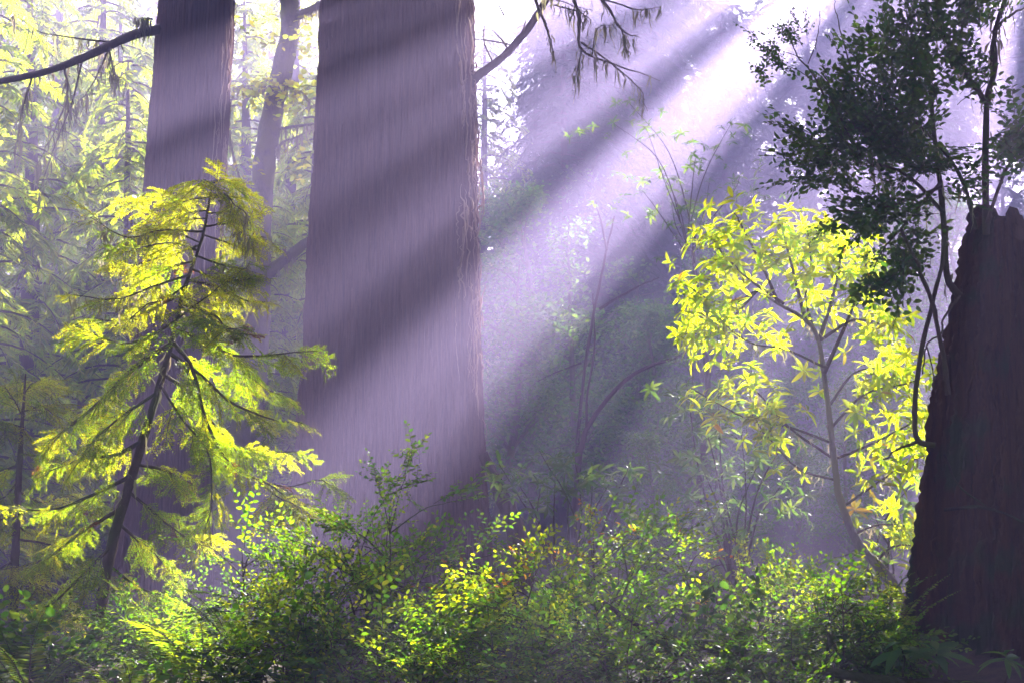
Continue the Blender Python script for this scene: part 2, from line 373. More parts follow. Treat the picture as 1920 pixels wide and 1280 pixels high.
# dark limb rising to the right of the great trunk, and dead lichened boughs drooping out of its crown
Q = limb(rb, pts([(872, 165, 20.4), (900, 140, 20.2), (950, 100, 20), (1003, 38, 19.8), (1060, -60, 19.6)]), .07, .045, 'far_bark', seed=5)
tw = [limb(rb, pts(p_), .016, .004, 'dead', 'dead_twig', 14, 5, .04, 50 + i) for i, p_ in enumerate([
    [(960, 85, 20), (915, 75, 20), (890, 72, 19.9)], [(955, 95, 20), (930, 60, 19.9), (885, 22, 19.8)], [(975, 70, 20), (985, 40, 19.9), (978, 0, 19.8)],
    [(925, 120, 20.1), (905, 70, 20), (918, 20, 20)], [(945, 30, 19.8), (935, 10, 19.8), (922, -10, 19.7)]])]
bough = [limb(rb, pts(p_), r0, .004, 'dead', 'dead_bough', 20, 6, .05, 70 + i) for i, (p_, r0) in enumerate([
    ([(880, -330, 20.2), (960, -140, 19), (1000, -10, 18.4), (1025, 60, 18.2), (1040, 105, 18.1)], .05),
    ([(960, -140, 19), (1050, -60, 18.3), (1085, 30, 18), (1090, 95, 17.9), (1160, 125, 17.8), (1240, 150, 17.6)], .035),
    ([(1050, -60, 18.3), (1130, 0, 17.9), (1165, 55, 17.7), (1205, 72, 17.6)], .03),
    ([(1090, 95, 17.9), (1085, 120, 17.9), (1075, 145, 17.9)], .012), ([(1090, 80, 17.9), (1140, 115, 17.8), (1190, 160, 17.8), (1205, 210, 17.7)], .014),
    ([(1040, 10, 18.2), (1090, 25, 18), (1110, 40, 18)], .012), ([(1165, 55, 17.7), (1170, 75, 17.7), (1163, 92, 17.7)], .010),
    ([(1130, 0, 17.9), (1200, 15, 17.6), (1250, 5, 17.5)], .012), ([(1110, 105, 17.8), (1120, 60, 17.8), (1150, 62, 17.8)], .008),
    ([(1000, -10, 18.4), (1060, 5, 18.1), (1110, 30, 18)], .012)])]
part('lichen', strands(bough, g, 26, .30, .007), M['lichen'], rb)['kind'] = 'stuff'

# ------------------------------------------------------------------ leaf shapes
def oval_leaf(L, W, fold=.25, curl=.15):
    """six-point leaf along +x, folded on its midrib"""
    V = np.array([[0, 0, 0], [.3 * L, .5 * W, fold * W * .5], [.7 * L, .42 * W, fold * W * .4 - curl * L * .25], [L, 0, -curl * L], [.7 * L, -.42 * W, fold * W * .4 - curl * L * .25],
                  [.3 * L, -.5 * W, fold * W * .5], [.35 * L, 0, 0], [.7 * L, 0, -curl * L * .35]])
    F = np.array([[0, 6, 1, 1], [6, 7, 2, 1], [7, 3, 2, 2], [0, 5, 6, 6], [5, 4, 7, 6], [4, 3, 7, 7]])
    T = [[0, 6, 1], [6, 7, 2], [6, 2, 1], [7, 3, 2], [0, 5, 6], [5, 4, 7], [5, 7, 6], [4, 3, 7]]
    return V, np.array(T)
def diamond(L, W, dz=0.0):
    return np.array([[0, 0, 0], [.45 * L, .5 * W, dz], [L, 0, -dz], [.45 * L, -.5 * W, dz]]), np.array([[0, 3, 2, 1]])

def spray_huck(seed, mats, L=.34, leaf=.034, wide=.5, subs=4, tipmat=None):
    """twig with side twigs and two flat ranks of small oval leaves, along +x"""
    g = np.random.default_rng(seed); mb = MB(); lv, lf = oval_leaf(1, wide)
    def run(p0, d, Ln, up, r, first):
        n = 6; t = np.linspace(0, 1, n)
        P = p0 + d * (t * Ln)[:, None] + up * (.10 * Ln * np.sin(t * 1.5))[:, None] + np.cumsum(g.normal(0, .006, (n, 3)), 0)
        mb.tube(P, [r, r * .4], 4, 0, cap=False)
        k = max(4, int(Ln / (leaf * .5))); s = np.linspace(.12 if first else .1, 1, k)
        C = np.stack([np.interp(s, t, P[:, i]) for i in range(3)], -1); dd = unit(P[-1] - P[0]); side = unit(np.cross(up, dd))
        sg = np.where(np.arange(k) % 2, 1, -1)[:, None]
        X = unit(dd * g.uniform(.35, .85, (k, 1)) + side * sg + up * g.normal(.05, .22, (k, 1)))
        X[-1] = dd
        Z = unit(up + g.normal(0, .3, (k, 3)))
        Ms = frame(X, Z) * (leaf * g.uniform(.65, 1.15, (k, 1, 1)) * np.where(s > .85, .8, 1)[:, None, None])
        if tipmat is not None:
            q = s > .7
            mb.stamp(lv, lf, Ms[~q], C[~q], 1)
            if q.any(): mb.stamp(lv, lf, Ms[q], C[q], tipmat)
        else: mb.stamp(lv, lf, Ms, C, 1)
        return P
    up = np.array([0, 0, 1.0])
    P = run(np.zeros(3), unit([1, 0, .05]), L, up, .0028, True)
    for k in range(subs):
        i = 1 + k * 4 // max(subs, 1); sg = 1 if k % 2 else -1
        run(P[min(i, 4)], unit([.75, sg * g.uniform(.5, .9), g.uniform(-.1, .35)]), L * g.uniform(.4, .65), unit(up + g.normal(0, .25, 3)), .0018, False)
    return mb.mesh('spray', mats)

def spray_needle(seed, mats, L=.46, tipnew=False):
    """flat redwood spray: twigs combed with needles, tips drooping"""
    g = np.random.default_rng(seed); mb = MB(); nv, nf = diamond(1, .42)
    def run(p0, d, Ln, r, droop):
        n = 6; t = np.linspace(0, 1, n)
        P = p0 + d * (t * Ln)[:, None] + np.array([0, 0, -1]) * (droop * Ln * t ** 2)[:, None] + np.cumsum(g.normal(0, .003, (n, 3)), 0)
        mb.tube(P, [r, r * .4], 4, 0, cap=False)
        k = max(5, int(Ln / .0085)); s = np.linspace(.06, 1, k); C = np.stack([np.interp(s, t, P[:, i]) for i in range(3)], -1)
        dd = unit(P[-1] - P[0]); side = unit(np.cross([0, 0, 1], dd)); sg = np.where(np.arange(k) % 2, 1, -1)[:, None]
        X = unit(dd * g.uniform(.5, .9, (k, 1)) + side * sg + g.normal(0, .12, (k, 3)))
        Z = np.array([0, 0, 1]) + g.normal(0, .3, (k, 3))
        ln = .025 * (.5 + .8 * np.sin(np.clip(s * .9 + .1, 0, 1) * np.pi)) * g.uniform(.8, 1.2, k)
        mb.stamp(nv, nf, frame(X, Z) * ln[:, None, None], C, 1)
        return P
    P = run(np.zeros(3), np.array([1.0, 0, .05]), L, .003, .2)
    for k in range(9):
        f = .08 + .095 * k + g.uniform(-.03, .03); sg = 1 if k % 2 else -1
        p0 = np.array([np.interp(f, np.linspace(0, 1, 6), P[:, i]) for i in range(3)])
        d1 = unit([.8, sg * g.uniform(.45, 1.1), g.uniform(-.4, .2)]); l1 = L * g.uniform(.3, .6) * (1 - .55 * f); Q = run(p0, d1, l1, .0018, g.uniform(.1, .6))
        for q in range(2 if f < .6 else 1):
            run(Q[2 + q * 2], unit(d1 + np.array([.5, g.choice([-1, 1]) * .9, g.uniform(-.5, .2)])), l1 * g.uniform(.3, .55), .0012, g.uniform(.1, .6))
    return mb.mesh('spray', mats)

HUCK = [spray_huck(100 + i, [M['twig'], M['huck']], leaf=.047) for i in range(4)]
HUCK_NEW = [spray_huck(110 + i, [M['twig'], M['huck'], M['huck_new']], leaf=.047, tipmat=2) for i in range(3)]
HUCK_YEL = [spray_huck(114 + i, [M['twig'], M['huck_new']], leaf=.045) for i in range(2)]
HUCK_RED = [spray_huck(120 + i, [M['twig'], M['huck_new'], M['huck_red']], leaf=.045, tipmat=2) for i in range(3)]
HUCK_DARK = [spray_huck(130 + i, [M['twig'], M['huck_dark']], .36, .066, .55, 5) for i in range(4)]
SALAL = [spray_huck(170 + i, [M['twig'], M['salal']], .40, .085, .6, 2) for i in range(3)]
NEED = [spray_needle(140 + i, [M['twig'], M['needle']]) for i in range(4)]
NEED_LIT = [spray_needle(150 + i, [M['twig'], M['needle_lit']]) for i in range(3)]
NEED_DEAD = [spray_needle(160, [M['twig'], M['needle_dead']], .26)]

def put_spray(root, me, p, x, up, s, name='spray'):
    L = np.asarray(p) - np.array(root.location)
    return link(name, me, root, mtx(frame(np.asarray(x)[None], np.asarray(up)[None])[0], L, s))
def pick(g, table):
    """table: list of (weight, list of meshes)"""
    w = np.array([t[0] for t in table], float); k = g.choice(len(table), p=w / w.sum())
    return table[k][1][g.integers(len(table[k][1]))]

# ------------------------------------------------------------------ background conifers
def frond_template(g, L=1.0, pairs=12):
    """flat lacy branchlet along +x"""
    V, F, c = [], [], 0
    for k in range(pairs):
        f = .08 + .9 * k / pairs
        for sg in (-1, 1):
            ln = L * .42 * (1 - .75 * f) * g.uniform(.7, 1.2) + .05; a = R(g.uniform(38, 62)) * sg; w = .034 * L
            p = np.array([f * L, 0, -.22 * L * f * f]); d = np.array([math.cos(a), math.sin(a), g.uniform(-.3, .05)]); nrm = np.array([-math.sin(a), math.cos(a), g.normal(0, .5)])
            V += [p, p + d * ln * .5 + nrm * w, p + d * ln - [0, 0, .15 * ln], p + d * ln * .5 - nrm * w]; F.append([c, c + 3, c + 2, c + 1]); c += 4
    V += [np.array([.0, .02, 0]), np.array([.0, -.02, 0]), np.array([L, 0, -.22 * L]), np.array([L * .6, .03, -.08 * L])]; F.append([c, c + 1, c + 2, c + 3])
    return np.array(V), np.array(F)
def conifer_meshes(seed, mat, H=17, spread=3.2, z0=.8, nb=150, fl=.62, droop=.5, fr=9):
    g = np.random.default_rng(seed); tr = MB(); cr = MB()
    zs = np.linspace(-.6, H, 20); tr.tube(np.stack([.12 * np.sin(zs * .3), .1 * np.cos(zs * .23), zs], -1), [.24, .21, .16, .1, .02], 9, bump=.05, r_=g)
    fv = [frond_template(g) for _ in range(4)]; Ms = [[] for _ in fv]; Ls = [[] for _ in fv]
    for k in range(nb):
        f = (k + g.uniform(0, 1)) / nb; z = z0 + (H - z0) * f; az = k * 2.399 + g.uniform(-.4, .4)
        ln = spread * (1 - f * .82) * g.uniform(.55, 1.15); n = 7; t = np.linspace(0, 1, n)
        d = np.array([math.cos(az), math.sin(az), 0]); rise = g.uniform(-.05, .3)
        P = np.array([0, 0, z]) + d * (t * ln)[:, None] + np.array([0, 0, 1.0]) * (rise * ln * t - droop * ln * t ** 2.2)[:, None]
        tr.tube(P, [.03, .006], 4, cap=False)
        m = max(4, int(fr * ln / spread + 3))
        for q in range(m):
            s = .18 + .82 * q / (m - 1); p = np.array([np.interp(s, t, P[:, i]) for i in range(3)])
            tang = unit(P[min(int(s * 6) + 1, 6)] - P[min(int(s * 6), 5)]); sd = np.cross(tang, [0, 0, 1.0])
            x = unit(tang * g.uniform(.4, 1) + sd * g.choice([-1, 1]) * (g.uniform(.3, 1.1) if q < m - 1 else .1) + np.array([0, 0, g.uniform(-.45, .1)]))
            i = g.integers(4); Ms[i].append(frame(x[None], unit(np.array([[0, 0, 1.0]]) + g.normal(0, .3, (1, 3))))[0] * fl * g.uniform(.6, 1.2)); Ls[i].append(p)
    for i, (v_, f_) in enumerate(fv): cr.stamp(v_, f_, np.array(Ms[i]), np.array(Ls[i]))
    return tr.mesh('trunk', M['far_bark']), cr.mesh('crown', mat)
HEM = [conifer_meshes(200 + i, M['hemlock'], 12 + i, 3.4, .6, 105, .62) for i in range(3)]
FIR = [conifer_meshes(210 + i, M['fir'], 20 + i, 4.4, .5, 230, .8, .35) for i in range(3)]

def plant_tree(name, meshes, x, y, rot, s, label, group, cat='tree'):
    t = thing(name, label, cat, (x, y, gz(x, y) - .1), group); t.rotation_euler.z = rot; t.scale = (s, s, s)
    link('trunk', meshes[0], t); link('crown', meshes[1], t)
    return t
def hash_spot(px, d): return float((px - 960) / F_PX * d)
# sunny hemlocks on the left, blue shaded firs on the right (photo column, distance, size)
hem = [(40, 27, 1.0), (170, 31, 1.05), (-120, 30, 1.0), (235, 26, .8), (450, 33, 1.0), (540, 37, 1.15), (590, 30, .85), (330, 38, 1.2), (90, 40, 1.3), (500, 28, .62), (-40, 23, .85), (-230, 36, 1.2), (640, 42, 1.1), (-20, 46, 1.45), (130, 50, 1.5), (280, 48, 1.45), (400, 46, 1.35), (500, 52, 1.5), (600, 50, 1.4), (210, 37, 1.1), (-150, 44, 1.4), (50, 56, 1.6), (560, 58, 1.6), (902, 40, 1.02), (-60, 64, 1.7), (90, 66, 1.75), (190, 62, 1.65), (440, 66, 1.7), (540, 70, 1.75), (300, 68, 1.7)]
hlab = ['at the left edge behind the bare limb', 'behind the drooping lichened twigs', 'beyond the left edge', 'just left of the slimmer redwood', 'between the slimmer redwood and the pale maple', 'between the pale maple and the great trunk',
        'close against the left side of the great trunk', 'behind the slimmer redwood', 'far back at the upper left', 'low one in front of the pale maple foot', 'nearest one at the left edge', 'farthest beyond the left edge', 'far behind the great trunk', 'in the second rank at the left edge', 'in the second rank under the bare limb', 'in the second rank behind the slimmer redwood', 'in the second rank right of the slimmer redwood', 'in the second rank behind the pale maple', 'in the second rank beside the great trunk', 'seen just past the left side of the slimmer redwood', 'in the second rank beyond the left edge', 'last rank at the left edge', 'last rank between maple and great trunk', 'peeping out at the right side of the great trunk', 'rearmost at the left edge', 'rearmost under the bare limb', 'rearmost left of the slimmer redwood', 'rearmost left of the pale maple', 'rearmost right of the pale maple', 'rearmost straight behind the slimmer redwood']
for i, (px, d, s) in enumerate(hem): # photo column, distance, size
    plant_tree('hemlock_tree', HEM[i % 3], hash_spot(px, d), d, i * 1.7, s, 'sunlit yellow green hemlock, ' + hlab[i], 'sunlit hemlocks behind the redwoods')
fir = [(1085, 50, .78), (1175, 47, 1.0), (1285, 60, 1.15), (1400, 66, 1.12), (1130, 58, 1.0), (1530, 64, 1.2), (1640, 58, 1.1), (1760, 60, 1.2), (1890, 60, .8), (2000, 58, 1.1), (930, 62, .5), (1235, 52, 1.05), (1010, 70, .72), (2120, 52, 1.0), (1082, 44, .84), (1125, 40, .72), (1150, 68, 1.35), (1215, 62, 1.0), (1330, 70, 1.35), (1470, 72, 1.25), (1360, 56, .9), (1590, 76, 1.3), (1710, 78, 1.3), (1035, 54, .86), (985, 66, .66), (952, 46, .56), (1005, 43, .70), (1062, 39, .76)]
flab = ['beside the sky gap, right of the great trunk', 'under the hanging dead boughs', 'behind the broad sun shaft', 'above the pale rhododendron leaves', 'far one between sky gap and hanging boughs', 'behind the top of the yellow rhododendron',
        'behind the dark stump shrub', 'seen through the stump shrub stems', 'above the broken stump', 'beyond the stump at the right edge', 'short one low beside the great trunk', 'low one behind the leaning stems', 'farthest one under the sky gap', 'outermost one past the right edge', 'slim one at the right rim of the sky gap', 'near one right of the sky gap', 'high one under the dead boughs', 'between the dead boughs and the sun shaft', 'in the upper sun shaft', 'deep in the haze above the rhododendron', 'dim one in the middle of the sun shaft', 'deep behind the stump shrub twigs', 'deep behind the dense stump shrub', 'straight under the sky gap', 'low one at the left rim of the sky gap', 'short near one against the great trunk side', 'near one under the middle of the sky gap', 'near tall one closing the sky gap on its right']
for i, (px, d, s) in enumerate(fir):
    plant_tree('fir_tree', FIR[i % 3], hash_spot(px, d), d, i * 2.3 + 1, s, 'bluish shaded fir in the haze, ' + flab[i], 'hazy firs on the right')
back = [(-26, -9), (-19, -17), (-11, -21), (-3, -19), (5, -22), (12, -18), (19, -14), (25, -6), (22, 4), (-22, 3), (-17, 9), (19, 13), (-27, 14), (28, 20)]  # unseen firs added to cut sky light from behind and the sides
for i, (x, y) in enumerate(back):
    plant_tree('fir_tree', FIR[i % 3], x, y, i * 1.9, .9, 'dark unseen fir added around and behind the camera to hold back sky light', 'unseen firs added to dim the glade')
# the wood beyond, which reads as one mass
tr_, far_ = conifer_meshes(230, M['fir'], 20, 4.2, .3, 110, 1.05, .35, 6)
mbf = MB(); g = np.random.default_rng(8)
cv = np.empty(len(far_.vertices) * 3, np.float32); far_.vertices.foreach_get('co', cv); cv = cv.reshape(-1, 3)
cf = np.empty(len(far_.loops), np.int32); far_.loops.foreach_get('vertex_index', cf); cf = cf.reshape(-1, 4)
for k in range(16):
    px = -500 + k * 175 + g.uniform(-60, 60); d = g.uniform(112, 130)
    if 860 < px < 1060: continue
    a = g.uniform(0, 6.28); s = g.uniform(1.1, 1.4); x = hash_spot(px, d); Rm = np.array([[math.cos(a), -math.sin(a), 0], [math.sin(a), math.cos(a), 0], [0, 0, 1]]) * s
    mbf.add(cv @ Rm.T + [x, d, gz(x, d)], cf)
tag(link('forest', mbf.mesh('forest', M['fir'])), 'far wood of dark conifers fading into pale haze', 'forest', kind='stuff')

# ------------------------------------------------------------------ unseen trees added out of view, crowns shaped to cut the sunlight into shafts
g = np.random.default_rng(31)
du = .3
uu, vv = np.meshgrid(np.arange(-17, 9, du), np.arange(-16, 11, du), indexing='ij')
uu = uu.ravel() + g.uniform(-.12, .12, uu.size); vv = vv.ravel() + g.uniform(-.12, .12, vv.size)
keep = g.uniform(0, 1, uu.size) > gap(uu, vv) * 1.0
rho_ = np.hypot(uu - CUV[0], vv - CUV[1]); ph_ = np.degrees(np.arctan2(-(vv - CUV[1]), -(uu - CUV[0])))
keep &= (rho_ < 15.6) | ((ph_ > 47) & (ph_ < 100) & (rho_ < 19))
uu, vv = uu[keep], vv[keep]
P0 = uu[:, None] * U + vv[:, None] * Vv
t = np.full(len(uu), 14.0)
for _ in range(60):
    P = P0 + t[:, None] * DS
    low = (P[:, 2] - CAM_Z < .355 * np.abs(P[:, 1]) + .6) & (P[:, 1] > 0) | (P[:, 2] < 11)
    t = np.where(low, t + 1.0, t)
t = t + g.uniform(0, 3, len(t)); P = P0 + t[:, None] * DS
# unseen roof of leaves added overhead and to the sides to keep the glade dim
hx, hy = np.meshgrid(np.arange(-24, 24, .9), np.arange(-18, 17, .9), indexing='ij'); hx = hx.ravel() + g.uniform(-.4, .4, hx.size); hy = hy.ravel() + g.uniform(-.4, .4, hy.size)
hz_ = 15 + g.uniform(0, 4, hx.size); kp = g.uniform(0, 1, hx.size) < .86; H_ = np.stack([hx, hy, hz_], -1)[kp]
CZ = float(P[:, 2].max()); P = np.concatenate([P, H_]); BIG = np.arange(len(P)) >= len(P) - len(H_)
CT = np.array([[13, 27], [19, 38], [6, 41], [26, 50], [14, 52], [1, 33], [24, 28], [-11, -5], [10, -6], [0, -14], [13, 9], [-12, 11]], float)
CLAB = ['nearest tall redwood past the right edge', 'tall redwood right of the firs', 'tall redwood behind the stump shrub, past the right edge', 'farthest tall redwood past the right edge', 'tall redwood beyond the stump', 'tall redwood nearest the glade on the right', 'outermost tall redwood on the right', 'redwood behind the camera on the left', 'redwood behind the camera on the right', 'redwood straight behind the camera', 'redwood beside the stump, outside the frame', 'redwood beside the young redwoods, outside the frame']
own = np.argmin(((P[:, None, :2] - CT[None]) ** 2).sum(-1), 1)
lv, lf = diamond(1, .5, .05)
for k, (tx, ty) in enumerate(CT):
    q = P[own == k]; bq = BIG[own == k]
    if len(q) < 5: continue
    if ty > 0 and abs(tx / ty) < .36: # the stem would stand in the view: move it out of the picture's sides
        tx = math.copysign(.42 * ty + 1, tx + .1)
    tt = thing('unseen_shade_redwood', CLAB[k] + ', unseen, added to block and shape the light', 'tree', (tx, ty, gz(tx, ty)), 'unseen redwoods added to shape the light')
    mbt = MB(); zz = np.linspace(-.5, q[:, 2].max() + 1, 24); mbt.tube(np.stack([tx + 0 * zz, ty + 0 * zz, zz], -1), [.75, .55, .45, .3, .1], 18, bump=.03, r_=g)
    for p_ in q[::24]:
        b0 = np.array([tx, ty, min(p_[2] * .92, zz[-1] - 1)]); mid = (b0 + p_) / 2 + [0, 0, .8]
        B_ = smooth_path([b0, mid, p_], 24)
        if gap(B_ @ U, B_ @ Vv).max() > .25 and ty > 15: continue
        mbt.tube(B_[::3], [.07, .015], 5, cap=False)
    part('trunk', mbt, M['far_bark'], tt)
    mbc = MB(); m = 58
    bb = np.repeat(bq, m)[:, None]; C = np.repeat(q, m, 0) + g.normal(0, .13, (len(q) * m, 3)) * np.where(bb, 3, 1); X = g.normal(0, 1, C.shape) * [1, 1, .5]
    mbc.stamp(lv, lf, frame(unit(X), unit(g.normal(0, 1, C.shape))) * (g.uniform(.17, .29, (len(C), 1)) * np.where(bb, 2.6, 1))[:, :, None], C)
    part('crown', mbc, M['canopy'], tt)

# ------------------------------------------------------------------ broadleaved trees of the understory
def broad_meshes(seed, mat, H=8.0, spread=2.6, leaf=.13, n_leaf=5200, bark='grey_bark', lean=.1):
    g = np.random.default_rng(seed); tr = MB(); cr = MB(); lv, lf = oval_leaf(1, .62, .2, .1)
    z = np.linspace(-.4, H * .9, 16); T = np.stack([lean * z + .15 * np.sin(z * .9 + seed), .12 * np.cos(z * .7), z], -1)
    tr.tube(T, [.13, .1, .07, .015], 9, bump=.06, r_=g); tips = []
    for k in range(34):
        f = g.uniform(.12, 1); p = T[int(f * 15)]; a = k * 2.4 + g.uniform(-.3, .3); ln = spread * (1.1 - .75 * f) * g.uniform(.5, 1.1)
        e = p + np.array([math.cos(a) * ln, math.sin(a) * ln, g.uniform(.05, .7) * ln]); m = (p + e) / 2 + [0, 0, .2 * ln]
        Q = smooth_path([p, m, e], 7); tr.tube(Q, [.03, .006], 5, cap=False); tips += [Q[i] for i in range(2, 7)]
        for q in range(4):
            b0 = Q[g.integers(2, 6)]; e2 = b0 + unit(g.normal(0, 1, 3) + [0, 0, .2]) * ln * .45; Q2 = smooth_path([b0, e2], 5)
            tr.tube(Q2, [.01, .003], 4, cap=False); tips += list(Q2[2:])
    tips = np.array(tips); c = tips[g.integers(0, len(tips), n_leaf)] + g.normal(0, .17, (n_leaf, 3))
    X = unit(g.normal(0, 1, c.shape) * [1, 1, .5] - [0, 0, .3]); Zh = unit(np.array([0, 0, 1.0]) + g.normal(0, .55, c.shape))
    cr.stamp(lv, lf, frame(X, Zh) * (leaf * g.uniform(.6, 1.2, (n_leaf, 1, 1))), c)
    return tr.mesh('trunk', M[bark]), cr.mesh('crown', mat)
OAK = [broad_meshes(300 + i, M['oak'], 8 + i, 2.7) for i in range(3)]
oak = [(930, 27, .78), (1010, 31, .95), (1090, 29, .72), (1160, 34, .9), (1240, 30, .62), (1330, 33, .72), (1420, 31, .6), (970, 36, 1.05), (1500, 36, .8), (1600, 33, .85), (1700, 36, 1.0), (1120, 40, 1.1), (1270, 24, .5), (1830, 30, .9), (1350, 21, .3), (1480, 22, .32), (1230, 20, .28), (1590, 21, .34)]
olab = ['hugging the right side of the great trunk', 'second right of the great trunk', 'behind the leaning dark stems', 'in the thick of the broad sun shaft', 'low one under the sun shaft', 'just left of the yellow rhododendron', 'behind the yellow rhododendron crown', 'tall one below the sky gap',
        'right behind the yellow rhododendron', 'between rhododendron and stump shrub', 'behind the crossed stems by the stump', 'farther back in the sun shaft', 'small one above the arching stem', 'behind the stump at the right edge', 'knee high one left of the rhododendron', 'low one behind the rhododendron trunk', 'low one behind the orange tipped shrub', 'low one between rhododendron trunk and stump']
for i, (px, d, s) in enumerate(oak):
    plant_tree('understory_tree', OAK[i % 3], hash_spot(px, d), d, i * 2.1, s, 'soft green leafy tree in the mist, ' + olab[i], 'leafy understory trees in the mist')

# pale mossy maple between the two redwoods
g = np.random.default_rng(41)
mp = thing('maple_tree', 'pale mossy maple with yellow leaves standing between the two redwoods', 'tree', at(470, 1060, 25))
T = pts([(450, 1080), (455, 900), (468, 740), (480, 620), (484, 520), (486, 420), (496, 310), (510, 215), (532, 120), (545, 40), (540, -60), (560, -200)], 25)
Ts = smooth_path(T, 60); mb = MB(); mb.tube(Ts, [.30, .27, .22, .20, .19, .17, .12], 14, bump=.06, r_=g); part('trunk', mb, M['grey_bark'], mp)
mbr = [limb(mp, pts(p_), r0, r1, 'grey_bark', 'branch', 18, 8, .05, 90 + i) for i, (p_, r0, r1) in enumerate([
    ([(488, 522, 25), (530, 490, 24.9), (570, 458, 24.8), (640, 410, 24.6)], .11, .08), ([(515, 243, 25), (550, 238, 24.9), (600, 232, 24.9)], .035, .02),
    ([(505, 300, 25), (530, 270, 24.9), (565, 250, 24.9)], .035, .015), ([(540, 40, 25), (570, 25, 24.9), (600, 5, 24.9)], .09, .06),
    ([(488, 400, 25), (455, 350, 25.1), (430, 240, 25.2), (440, 160, 25.2)], .03, .008), ([(530, 130, 25), (490, 160, 24.8), (450, 170, 24.7)], .025, .006),
    ([(524, 160, 25), (560, 170, 24.8), (590, 200, 24.7)], .025, .006)])]
part('lichen', strands([Ts[20:45]] + mbr, g, 60, .3, .010), M['lichen'], mp)['kind'] = 'stuff'
lv, lf = oval_leaf(1, .95, .15, .1); mb = MB()
for cx, cy, sx, sy, n in ((545, 175, 40, 30, 170), (500, 165, 40, 16, 90), (450, 170, 30, 14, 60), (565, 70, 20, 45, 70), (440, 330, 40, 60, 80), (500, 60, 60, 40, 60), (560, 310, 20, 30, 40)):
    C = np.array([at(cx + g.normal(0, sx * .6), cy + g.normal(0, sy * .7), 24.7 + g.normal(0, .4)) for _ in range(n)])
    mb.stamp(lv, lf, frame(unit(g.normal(0, 1, C.shape) * [1, 1, .5]), unit(np.array([0, -.3, 1.0]) + g.normal(0, .5, C.shape))) * g.uniform(.07, .13, (n, 1, 1)), C)
part('foliage', mb, M['maple'], mp)['kind'] = 'stuff'

# leaning and arching bare stems in the dim gap right of the great trunk
def bare_tree(name, label, paths, loc, mat='far_bark', group=None, seed=0, cat='tree'):
    t_ = thing(name, label, cat, loc, group)
    for i, (p_, r0, r1) in enumerate(paths):
        limb(t_, p_, r0, r1, mat, 'trunk' if i == 0 else 'branch', 26, 9, .05, seed + i)
    return t_
GB = 'bare stems right of the great trunk'
bare_tree('leaning_stem', 'dark arching stem bending right, below the broad sun shaft', [(pts([(1075, 1010), (1088, 850), (1115, 780), (1190, 700), (1290, 655), (1400, 560)], 25), .055, .02),
          (pts([(1100, 800), (1102, 740), (1120, 640), (1115, 560)], 25), .025, .010)], at(1075, 1010, 25), group=GB, seed=120)
bare_tree('leaning_stem', 'short dark stem leaning against the foot of the great trunk', [(pts([(905, 850), (940, 920), (980, 1010), (990, 1110)], 17.5), .06, .16)], at(990, 1110, 17.5), group=GB, seed=125)
bare_tree('leaning_stem', 'thin forked upright stem fading in the sun shaft', [(pts([(1085, 1000), (1082, 850), (1098, 690), (1120, 560), (1138, 460), (1150, 400)], 27), .04, .015),
          (pts([(1124, 580), (1180, 545), (1230, 520)], 27), .03, .01), (pts([(1138, 470), (1128, 420), (1118, 380)], 27), .025, .01), (pts([(1090, 680), (1040, 700), (1000, 720)], 27), .02, .008)], at(1085, 1000, 27), group=GB, seed=130)

# ------------------------------------------------------------------ rhododendrons
def rhodo_leaf(seed, mat, Lr=.17):
    g = np.random.default_rng(seed); n = 7; t = np.linspace(0, 1, n); w = .0215 * np.sin(np.clip(t * .95 + .04, 0, 1) * np.pi) ** .7 * g.uniform(.9, 1.2) * Lr / .15
    x = t * Lr; z = -g.uniform(.1, .5) * Lr * t ** 2; mb = MB()
    V = np.stack([np.stack([x, -w, z + .35 * w], -1), np.stack([x, 0 * w, z], -1), np.stack([x, w, z + .35 * w], -1)], 1).reshape(-1, 3)
    i = np.arange(n - 1) * 3
    mb.add(V, np.concatenate([np.stack([i, i + 3, i + 4, i + 1], -1), np.stack([i + 1, i + 4, i + 5, i + 2], -1)]))
    return mb.mesh('leaf', mat)
RL = {k: [rhodo_leaf(400 + i, M[k]) for i in range(4)] for k in ('rhodo', 'rhodo_dull', 'rhodo_yellow')}

def whorl(g, c, axis, n, kind, size, leaves, yel=.0):
    """a rosette of long leaves round a shoot tip"""
    axis = unit(axis); a0 = g.uniform(0, 6.3); ref = unit(np.cross(axis, [.3, .5, .2])); r2 = np.cross(axis, ref)
    for k in range(n):
        a = a0 + k * 2 * np.pi / n + g.normal(0, .2); out_ = ref * math.cos(a) + r2 * math.sin(a); el = g.uniform(-.25, .75)
        x = unit(out_ + axis * el); kd = 'rhodo_yellow' if g.uniform() < yel else kind
        leaves.append((RL[kd][g.integers(4)], c + axis * g.uniform(-.03, .02), x, unit(axis + g.normal(0, .2, 3)), size * g.uniform(.6, 1.15), kd))
def place_leaves(root, leaves, cap=290):
    """the nearest leaves as pieces of their own, any more as one mass"""
    order = sorted(range(len(leaves)), key=lambda i: leaves[i][1][1])
    for i in order[:cap]:
        me, c, x, up, s, kd = leaves[i]; put_spray(root, me, c, x, up, s, 'leaf')
    rest = order[cap:]
    if rest:
        for kd in sorted(set(leaves[i][5] for i in rest)):
            sel = [leaves[i] for i in rest if leaves[i][5] == kd]; me = RL[kd][0]; mb = MB()
            cv = np.array([v.co[:] for v in me.vertices]); cf = np.array([p.vertices[:] for p in me.polygons])
            mb.stamp(cv, cf, np.array([frame(l[2][None], l[3][None])[0] * l[4] for l in sel]), np.array([l[1] for l in sel]))
            part('foliage', mb, M[kd], root)['kind'] = 'stuff'

